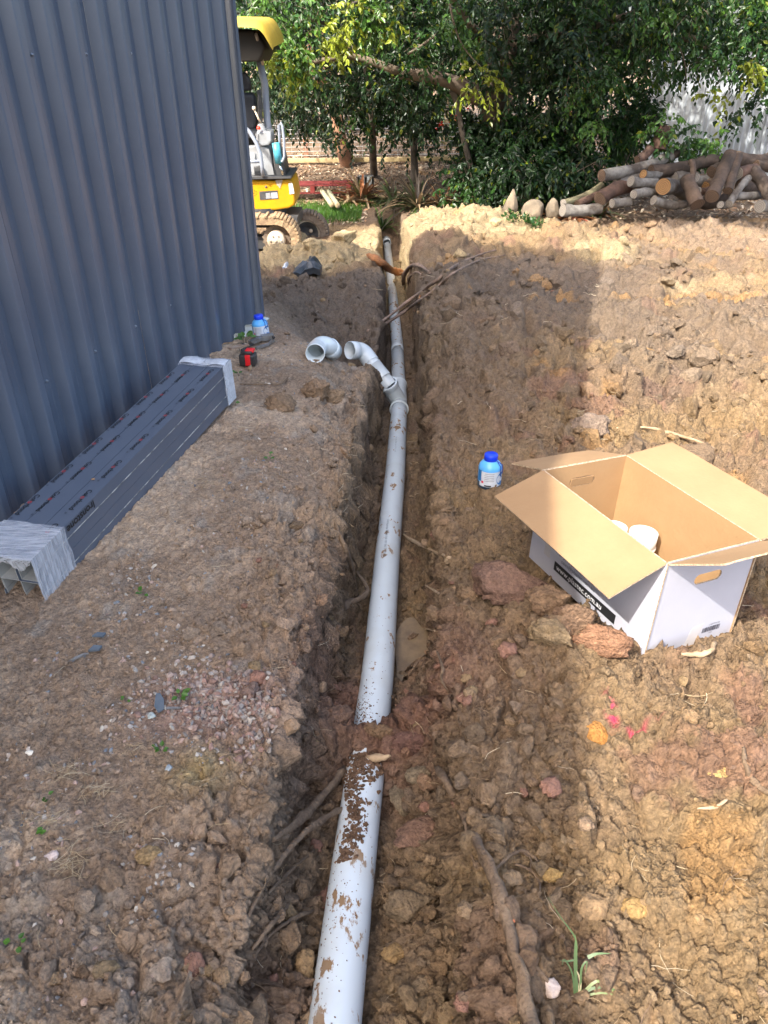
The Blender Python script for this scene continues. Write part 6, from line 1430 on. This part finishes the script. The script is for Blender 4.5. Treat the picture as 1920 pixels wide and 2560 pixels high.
# ================================================================== clods and stones that can be picked out
def rockshape(sub, rough, sd_, asp):
    V, Fc = lump_shapes(1, sub, rough, sd_, asp[2])[0]; return V * np.array([asp[0], asp[1], 1]), Fc
def clod(px, py, rpx, col, lab, sd_, asp=(1, 1, .7), name='clod', cat='clod', sub=4, rough=.42, sink=.35, mt='soil', rz=0, group=None, smooth=True):
    p = on(px, py); Z = (p - CAM) @ _fw; r = rpx * Z / F; V, Fc = rockshape(sub, rough, sd_, asp)
    q = V * 6 + sd_; V = V * (1 + .10 * (fbm(q[:, 0], q[:, 1], q[:, 2], 9, 3, .6) - .5) * 2)[:, None]
    ca, sa = math.cos(rz), math.sin(rz); V = np.stack([V[:, 0] * ca - V[:, 1] * sa, V[:, 0] * sa + V[:, 1] * ca, V[:, 2]], -1)
    vz = fbm(V[:, 0] * 2.5 + sd_, V[:, 1] * 2.5, V[:, 2] * 2.5, 3, 3)[:, None]; C_ = np.array(col)[None] * (.75 + .5 * vz) ; C_ = C_ * (1 - .25 * sstep(.5, .6, vz) * 0)
    o = mesh_np(name, V * r, Fc, M[mt], None, smooth, C_); o.location = Vector(p) + UP * r * ((1 - sink) * .5 - .1) + Vector((0, r * .3, 0)); return tag(o, lab, cat, group)
RB = (.23, .125, .09); BR = (.26, .165, .095); TN = (.40, .26, .12); GB = (.28, .215, .14); OR = (.50, .24, .07)
clod(1036, 2110, 62, (.27, .16, .11), 'big angular reddish-brown slab of clay right of the pipe near the bottom', 11, (1.15, .85, .6), rz=.4, rough=.32)
clod(1002, 2012, 36, GB, 'upright tan slab of clay between the pipe and the big reddish slab', 12, (.75, 1.3, .7), rz=.3)
clod(1019, 2284, 62, (.25, .18, .11), 'wide brown clod right of the pipe below the big reddish slab', 13, (1.1, .7, .7))
clod(988, 2398, 32, TN, 'tan clod against the right side of the pipe near the bottom', 14)
clod(1040, 1880, 62, (.20, .11, .085), 'dark reddish mound of clay covering the pipe from the right', 15, (1.2, .8, .7), rough=.3, sink=.6)
clod(955, 1842, 24, BR, 'round brown clod sitting on the pipe at the far edge of the soil bridge', 16, (1.1, 1, .9), sink=.2)
clod(766, 2432, 42, (.40, .26, .13), 'yellowish stone like clod leaning on the left side of the pipe near the bottom', 17, (.65, 1.2, .8), rz=.3)
clod(820, 2258, 34, RB, 'reddish clod spilling over the left edge of the pipe', 18)
clod(1046, 1952, 32, GB, 'grey-brown clod in the hollow below the dark reddish mound', 19)
clod(208, 2440, 21, (.20, .13, .08), 'left one of two round clods at the bottom left, darker and smaller', 20, (1, 1, .9))
clod(260, 2442, 34, (.30, .22, .13), 'right one of two round clods at the bottom left, larger', 21, (1.1, 1, .85))
clod(127, 2146, 18, (.52, .42, .38), 'pale pinkish stone among dry grass at the left', 22, (1, 1, .8), 'stone', 'stone', mt='stone', rough=.25)
clod(371, 2152, 30, (.42, .29, .15), 'yellowish round clod on the left ground near dry grass', 23, (1.1, 1, .75))
clod(422, 1925, 11, (.30, .34, .36), 'small blue-grey stone left of the trench', 24, (1, 1, .8), 'stone', 'stone', mt='stone', rough=.25)
clod(72, 1886, 10, (.68, .62, .52), 'small white chip of stone at the far left', 25, (1.2, .8, .6), 'stone', 'stone', mt='stone', rough=.2)
clod(378, 1794, 13, (.36, .40, .38), 'pale greenish-grey stone beside the slate piece', 26, (1, 1, .7), 'stone', 'stone', mt='stone', rough=.25)
clod(1495, 1845, 40, OR, 'smooth orange lump of clay below the pink paint', 27, (1, 1, .5), sink=.7, rough=.2)
clod(1590, 2282, 38, (.45, .29, .12), 'pale cracked lump of clay in the sunlit ground at lower right', 28, (1.1, 1, .5), sink=.7, rough=.25)
clod(1808, 1925, 56, (.52, .36, .15), 'broad smooth yellow lump of clay at the right', 29, (1.1, 1, .35), sink=.8, rough=.15)
clod(1378, 2196, 22, (.48, .31, .12), 'small yellow clod at the edge of the shed shadow', 30, (1.3, .8, .7))
clod(1374, 2486, 28, (.62, .50, .42), 'white and pinkish stone near the grass tuft at the bottom', 31, (1, 1, .8), 'stone', 'stone', mt='stone', rough=.25)
clod(1384, 1605, 52, (.36, .26, .15), 'big tan clod just left of the carton bottom corner', 32, (1.15, .8, .8), rz=-.3)
clod(1500, 1628, 66, (.34, .185, .11), 'big reddish clod in front of the carton bottom corner', 33, (1.2, .75, .75), rz=-.3)
clod(1268, 1490, 74, (.24, .145, .105), 'large purplish-brown clod beside the buried side of the carton', 34, (1.3, .9, .8), rz=-.4, sink=.3)
clod(1370, 1520, 50, (.27, .17, .10), 'brown clod leaning against the printed side of the carton', 35, (1.1, .8, .9), rz=-.3)
clod(1435, 1560, 46, (.26, .165, .105), 'reddish-brown clod covering the lower edge of the black band on the carton', 52, (1.1, .8, .9), rz=-.3)
clod(1180, 1500, 34, (.30, .20, .12), 'brown clod on the trench edge right of the puddle', 36)
clod(1250, 1620, 38, (.30, .20, .12), 'brown clod between the trench and the big tan clod', 37)
clod(1480, 1080, 46, (.30, .22, .16), 'grey-brown clod on the soil behind the left back flap', 38, (1.2, .9, .6))
clod(1150, 640, 20, (.46, .34, .19), 'sandy clod at the near foot of the bright heap', 39)
clod(1240, 560, 16, (.55, .42, .23), 'pale clod on the crest of the bright sandy heap', 40)
clod(905, 1880, 34, (.25, .15, .10), 'crumbly reddish clod on the left end of the soil bridge over the pipe', 48)
clod(930, 1830, 20, (.27, .17, .10), 'small brown clod just left of the round clod on the pipe', 49)
clod(980, 1930, 22, (.26, .16, .11), 'brown clod on the near edge of the soil bridge', 50)
clod(850, 1800, 34, (.24, .15, .105), 'reddish clod in the trench left of the pipe above the soil bridge', 51)
clod(735, 1330, 26, (.26, .18, .11), 'brown clod on the left bank beside the forked root', 41)
clod(700, 1020, 34, (.28, .19, .12), 'crumbly brown clod on the left bank in front of the branch pipe', 42, (1.2, 1, .8))
clod(790, 985, 36, (.30, .20, .125), 'brown clod on the left trench edge beside the branch pipe', 43, (1, 1.1, .9))
clod(830, 1000, 30, (.33, .225, .14), 'tan clod on the trench edge under the branch pipe', 44)
clod(780, 620, 26, (.52, .40, .23), 'sandy clod between the digger track and the trench', 45)
clod(860, 600, 30, (.50, .38, .21), 'sandy clod at the left of the far pipe end', 46)
clod(755, 600, 18, (.52, .40, .23), 'small sandy clod against the far track of the digger', 47)
M['clodm'] = mat('clod_clay', (.68, .68, .68), .95, (1.22, 1.2, 1.16), 1.6, 1.0, 3.5, spec=.25, attr='Col', ramp=(.32, .68))
# the rest of the larger lumps: nothing tells them apart
shp = []
for k in range(9):
    V, Fc = lump_shapes(1, 3, .5, 500 + k, .7)[0]; shp.append((V, Fc))
r = np.random.RandomState(91)
wl = ((.15 + np.clip(pat - .35, 0, 1) * 2) * (1 - .93 * cmp_) * (yy < 9.5) * (.3 + 1.5 * sstep(.6, .25, np.abs(GOFF[OKI] - .03)) * (yy < 2.6)))
ch_ = OKI[choose(200, wl, 92)]; mcache = {}
for i, gi in enumerate(ch_):
    k = r.randint(9); ci = r.randint(4); 
    if (k, ci) not in mcache:
        V, Fc = shp[k]; col = np.array([BRN * 1.25, TAN, (BRN + TAN) * .58, RED * 1.15])[ci]; q = V * 3 + k
        C_ = col[None] * (.75 + .5 * fbm(q[:, 0], q[:, 1], q[:, 2], 3, 3)[:, None]); o = mesh_np('clod', V, Fc, M['clodm'], None, True, C_); mcache[(k, ci)] = o
    else: o = mcache[(k, ci)].copy(); scn.collection.objects.link(o)
    s_ = r.uniform(.010, .020) * (1 if GP[gi, 1] < 3 else 1.5) + (.010 * (r.rand() < .2)); o.scale = (s_, s_, s_); o.rotation_euler = (r.uniform(-.5, .5), r.uniform(-.5, .5), r.uniform(0, 6.28)); o.location = Vector(GP[gi]) + Vector(GN[gi]) * s_ * .25
    tag(o, 'loose lump of brown clay lying on the dug ground', 'clod', 'loose lumps of clay')

# slate, plastic and other scraps
M['slate'] = mat('blue_slate', (.07, .095, .12), .6, (.12, .14, .16), 20)
def chip(px, py, pts, th, mt, lab, cat, nm, tilt=.2):
    c = Vector(on(px, py)) + UP * .008; Z = (np.array(c) - CAM) @ _fw; P = [c + Vector((x * Z / F, y * Z / F * 1.25, .004 + tilt * y * Z / F)) for x, y in pts]; mb = MB(); mb.prism(P, UP * th); return tag(mb.build(nm, mt), lab, cat)
chip(400, 1768, [(-14, 22), (-4, 24), (10, 8), (16, -14), (4, -22), (-10, -8)], .004, M['slate'], 'dark blue-grey slate piece lying left of the trench', 'slate piece', 'slate_piece')
chip(435, 1780, [(-18, 3), (18, 2), (18, -2), (-18, -2)], .003, M['steel'], 'thin grey strip lying beside the slate piece', 'metal strip', 'metal_strip')
chip(198, 1655, [(-24, -8), (0, 0), (24, 10), (12, 10), (-8, 2)], .004, M['steel'], 'bent grey sliver lying on the soil left of the pink stones', 'metal strip', 'metal_strip', .4)
chip(240, 1632, [(-14, -6), (12, -4), (16, 6), (-6, 8)], .006, M['slate'], 'grey slate flake above the bent grey sliver', 'slate piece', 'slate_piece')
chip(250, 1597, [(-16, -4), (12, -5), (16, 4), (-6, 6)], .005, M['slate'], 'pale grey slate flake on the trodden soil below the bundle', 'slate piece', 'slate_piece')
M['leafy'] = mat('dry_leaf', (.42, .25, .12), .8)
mb = MB(); c = BP(.435, .066, BH + .002); mb.add([c, c + Vector((.008, .004, .003)), c + Vector((.014, .001, .001)), c + Vector((.007, -.006, .002))], [(0, 1, 2, 3)]); mb.prism([c, c + Vector((.008, .004, .0)), c + Vector((.012, -.003, .0))], UP * .003); tag(mb.build('leaf_scrap', M['leafy']), 'tiny brown leaf scrap on top of the steel bundle', 'leaf')

# puddle
M['water'] = mat('muddy_water', (.235, .165, .09), .38, (.15, .105, .06), 18, .15, 60, spec=.25)
V = [(float(pipe_x(2.12)) + .120, 2.12, PUDZ)]; N = 40
for i in range(N):
    a = 2 * math.pi * i / N; q = 1.0 + .10 * math.sin(3 * a + 1) + .05 * math.sin(5 * a); yq = 2.12 + .22 * q * math.sin(a); V.append((float(pipe_x(yq)) + .118 + .070 * q * math.cos(a), yq, PUDZ))
mb = MB(); mb.add(V, [(0, 1 + i, 1 + (i + 1) % N) for i in range(N)]); o = mb.build('puddle', M['water']); tag(o, 'small muddy puddle right of the pipe in the trench', kind='structure')

# earth fallen on the pipe
r = np.random.RandomState(17); n = 1500; Vs = []; Fs = []; Cs = []; k = 0; Rt = rand_rot(n, r)
for i in range(n):
    u_ = r.rand()
    if u_ < .50: y = r.uniform(1.16, 1.52); ang = -.25 + .25 * math.sin(y * 21) + r.normal() * .26; s_ = .0025 + .009 * r.rand() ** 2
    elif u_ < .68: y = 1.62 + abs(r.normal()) * .10; ang = -.45 + r.normal() * .35 - .3 * (y - 1.6); s_ = .0015 + .004 * r.rand() ** 2
    elif u_ < .80: y = 1.52 - abs(r.normal()) * .05; ang = r.normal() * .6; s_ = .004 + .008 * r.rand()
    elif u_ < .92: y = r.uniform(.62, 1.2); ang = -.55 + r.normal() * .4; s_ = .0012 + .0022 * r.rand() ** 2
    else: y = r.uniform(.9, 2.3); ang = r.normal() * .7; s_ = .001 + .002 * r.rand()
    px_, pz_ = pipe_x(y), pipe_z(y); p = np.array([px_ + math.sin(ang) * .055, y, pz_ + math.cos(ang) * .055]); V, Fc = far_sh[r.randint(len(far_sh))]
    Vs.append((V * s_ * np.array([1, 1, .7])) @ Rt[i].T + p); Fs.append(Fc + k); k += len(V); Cs.append(np.repeat((np.array([.19, .115, .07]) * r.uniform(.7, 1.4))[None], len(V), 0))
tag(mesh_np('fallen_soil', np.concatenate(Vs), np.concatenate(Fs), M['soil'], None, False, np.concatenate(Cs)), 'crumbs of earth fallen along the top of the pipe', kind='stuff')

# grass tuft, weeds, straw and rootlets
def grass(px, py, blades_, lab, seed, mt=None):
    b_ = Vector(on(px, py)); t_ = thing('grass_tuft', lab, 'grass tuft', tuple(b_)); V = []; Fc = []; C_ = []; k = 0; Z = (np.array(b_) - CAM) @ _fw; r = np.random.RandomState(seed)
    for pts, wd_, col in blades_:
        n = len(pts); P = spl([b_ + Vector(RX) * (x - px) * Z / F + Vector(UX) * (py - y) * Z / F + UP * (.006 + abs(x - px) * Z / F * .1) for x, y in pts], 4); K = len(P)
        for i, p in enumerate(P):
            w_ = wd_ * (1 - (i / (K - 1)) ** 1.5) + .0003; d = (P[min(i + 1, K - 1)] - P[max(i - 1, 0)]); s_ = d.cross(Vector((0, -.5, .85))).normalized(); V += [p - s_ * w_, p + s_ * w_]; C_ += [col, col]
        for i in range(K - 1): q = k + 2 * i; Fc.append([q, q + 1, q + 3, q + 2])
        k += 2 * K
    o = mesh_np('blades', np.array([tuple(v) for v in V]), np.array(Fc), M['strap'], t_, False, np.array(C_)); o.matrix_parent_inverse = t_.matrix_basis.inverted(); return t_
g1 = (.08, .13, .045); g2 = (.17, .21, .08); g3 = (.42, .34, .20)
grass(1440, 2500, [([(1440, 2500), (1440, 2400), (1437, 2350), (1400, 2300), (1368, 2252)], .0016, g1), ([(1445, 2500), (1436, 2420), (1438, 2340)], .003, g1), ([(1450, 2500), (1452, 2430), (1466, 2410), (1462, 2440)], .002, g1), ([(1440, 2500), (1478, 2478), (1520, 2478), (1560, 2500)], .0028, g1), ([(1442, 2500), (1500, 2490), (1560, 2504)], .002, g2), ([(1442, 2505), (1490, 2460), (1530, 2486), (1548, 2498)], .0025, g2), ([(1436, 2500), (1430, 2440), (1410, 2405), (1404, 2420)], .0016, g1), ([(1440, 2505), (1470, 2520), (1490, 2545)], .002, g2), ([(1440, 2500), (1450, 2460), (1440, 2430)], .003, g3), ([(1468, 2400), (1490, 2392), (1524, 2393)], .003, g1), ([(1435, 2405), (1415, 2409), (1400, 2408)], .0014, g1)], 'tuft of green grass blades sprouting at the bottom right of the thick root', 1)
def sprig(px, py, n, s_, lab, sd_, hgt=1.0):
    b_ = Vector(on(px, py)); t_ = thing('weed', lab, 'weed', tuple(b_)); r = np.random.RandomState(sd_); mb = MB(); V = []; Fc = []; C_ = []; k = 0
    for i in range(n):
        a = r.uniform(0, 6.28); tip = b_ + Vector((math.cos(a) * s_ * r.uniform(.2, 1.0), math.sin(a) * s_ * r.uniform(.2, .8), s_ * hgt * r.uniform(.5, 1.5))); mb.tube([b_ - UP * .01, (b_ + tip) / 2 + UP * s_ * .1, tip], s_ * .04, 4, caps=False)
        d = np.array([math.cos(a), math.sin(a) * .8, r.uniform(-.2, .5)]); d /= np.linalg.norm(d); wd_ = np.cross(d, [0, -.3, 1.0]); wd_ /= np.linalg.norm(wd_); nn = np.cross(wd_, d); ss = s_ * r.uniform(.8, 1.3)
        V.append(np.array(tip) + LQ[:, 0:1] * d * ss + LQ[:, 1:2] * wd_ * ss * .75 + LQ[:, 2:3] * nn * ss); Fc.append(LF + k); k += len(LQ); C_.append(np.repeat((np.array([.09, .21, .03]) * r.uniform(.8, 1.3))[None], len(LQ), 0))
    mb.build('stems', M['strap'], t_) if False else mb.build('stems', M['twig'], t_)
    o = mesh_np('leaves', np.concatenate(V), np.concatenate(Fc), M['leaf'], t_, False, np.concatenate(C_)); o.matrix_parent_inverse = t_.matrix_basis.inverted(); return t_
sprig(612, 868, 7, .045, 'green leafy weed growing against the white flashing by the bottle', 1, 1.3)
sprig(601, 880, 4, .025, 'small sprout below the leafy weed at the flashing', 2)
sprig(598, 940, 4, .022, 'pale sprout beside the end of the bundle', 3); sprig(587, 1016, 3, .016, 'tiny sprout by the lower corner of the bundle end', 4)
sprig(675, 1151, 4, .018, 'tiny green weed on the trodden soil between bundle and trench', 5); sprig(360, 1487, 5, .014, 'tiny green weed on the bare soil right of the bundle end', 6)
sprig(451, 1750, 6, .018, 'small green weed next to the slate piece', 7); sprig(316, 1755, 4, .010, 'tiny weed left of the slate piece', 8); sprig(404, 1876, 6, .012, 'small weed under the crushed stones', 9)
sprig(117, 2000, 4, .012, 'small weed among dry stalks at the left', 10); sprig(47, 2366, 4, .013, 'small weed near the bottom left edge', 11); sprig(88, 2090, 4, .012, 'faint weed above the pale pinkish stone', 12)
M['straw'] = mat('straw', (1, 1, 1), .85, attr='Col')
def straws(name, lab, items, seed):
    r = np.random.RandomState(seed); V = []; Fc = []; C_ = []; k = 0
    for (p, ln, th_, col) in items:
        a = r.uniform(0, 6.28); d = np.array([math.cos(a), math.sin(a), r.uniform(-.1, .35)]); c = np.array([-d[1], d[0], r.uniform(-.3, .3)]) * r.uniform(-.6, .6); K = 5
        P = [p + d * ln * (j / K - .5) + c * ln * ((j / K - .5) ** 2 - .1) + np.array([0, 0, .004 + .3 * th_]) + r.normal(size=3) * ln * .02 for j in range(K + 1)]
        for j, q in enumerate(P):
            t_ = th_ * (1 - .6 * j / K)
            for m_ in range(3): b_ = 2.094 * m_; s_ = np.cross(d, [0, 0, 1]); V.append(q + s_ * math.cos(b_) * t_ + np.array([0, 0, 1]) * math.sin(b_) * t_); C_.append(col)
        for j in range(K):
            for m_ in range(3): Fc.append([k + j * 3 + m_, k + j * 3 + (m_ + 1) % 3, k + j * 3 + 3 + (m_ + 1) % 3, k + j * 3 + 3 + m_])
        k += (K + 1) * 3
    return tag(mesh_np(name, np.array(V), np.array(Fc), M['straw'], None, True, np.array(C_)), lab, kind='stuff')
it = []; ST = [np.array([.50, .38, .22]), np.array([.36, .24, .13]), np.array([.60, .50, .34]), np.array([.20, .13, .08])]
r = np.random.RandomState(3)
for gi in OKI[choose(950, (yy < 9) * (.4 + .6 * (yy > 2.5)) * (1 - .5 * cmp_), 777)]:
    Z = (GP[gi] - CAM) @ _fw; it.append((GP[gi] + GN[gi] * .004, r.uniform(.015, .06) * (1 + .15 * Z), r.uniform(.0003, .0008) * (1 + .3 * Z), ST[r.randint(4)]))
straws('rootlets', 'fine straw and hair thin rootlets strewn over the dug soil', it, 5)
it = []
for cx_, cy_, sx, sy, n in ((168, 1940, 40, 22, 40), (245, 1985, 45, 14, 34), (177, 2170, 45, 30, 46), (120, 2060, 40, 14, 20), (300, 2080, 40, 20, 14), (540, 1960, 40, 14, 22), (340, 1880, 30, 10, 14), (510, 1215, 26, 14, 20), (1095, 1160, 40, 60, 0)):
    for _ in range(n):
        p = on(cx_ + r.normal() * sx * .6, cy_ + r.normal() * sy * .6); it.append((p + np.array([0, 0, r.uniform(.002, .02)]), r.uniform(.02, .06), r.uniform(.0003, .0008), ST[[0, 2, 0, 1][r.randint(4)]]))
straws('dry_grass', 'tufts of dry straw coloured grass roots on the left ground', it, 6)
# fibres that fringe the bright heap and the left trench edge
it = []
wq_ = ((GP[OKI, 1] > 7.5) * G(GP[OKI, 0], GP[OKI, 1], .5, 10.0, .8, .9) + G(GOFF[OKI], GP[OKI, 1], -.17, 2.6, .03, 1.2) * .2 + .5 * G(GP[OKI, 0], GP[OKI, 1], -.3, 9, .4, .6)) + 1e-9
for gi in OKI[choose(420, wq_, 778)]:
    Z = (GP[gi] - CAM) @ _fw; it.append((GP[gi] + GN[gi] * .01, r.uniform(.02, .035) * (.6 + .35 * Z), .0004 * (1 + .35 * Z), ST[[0, 1, 2][r.randint(3)]]))
straws('root_fibres', 'fibrous rootlets fringing the trench edge and the bright heap', it, 7)
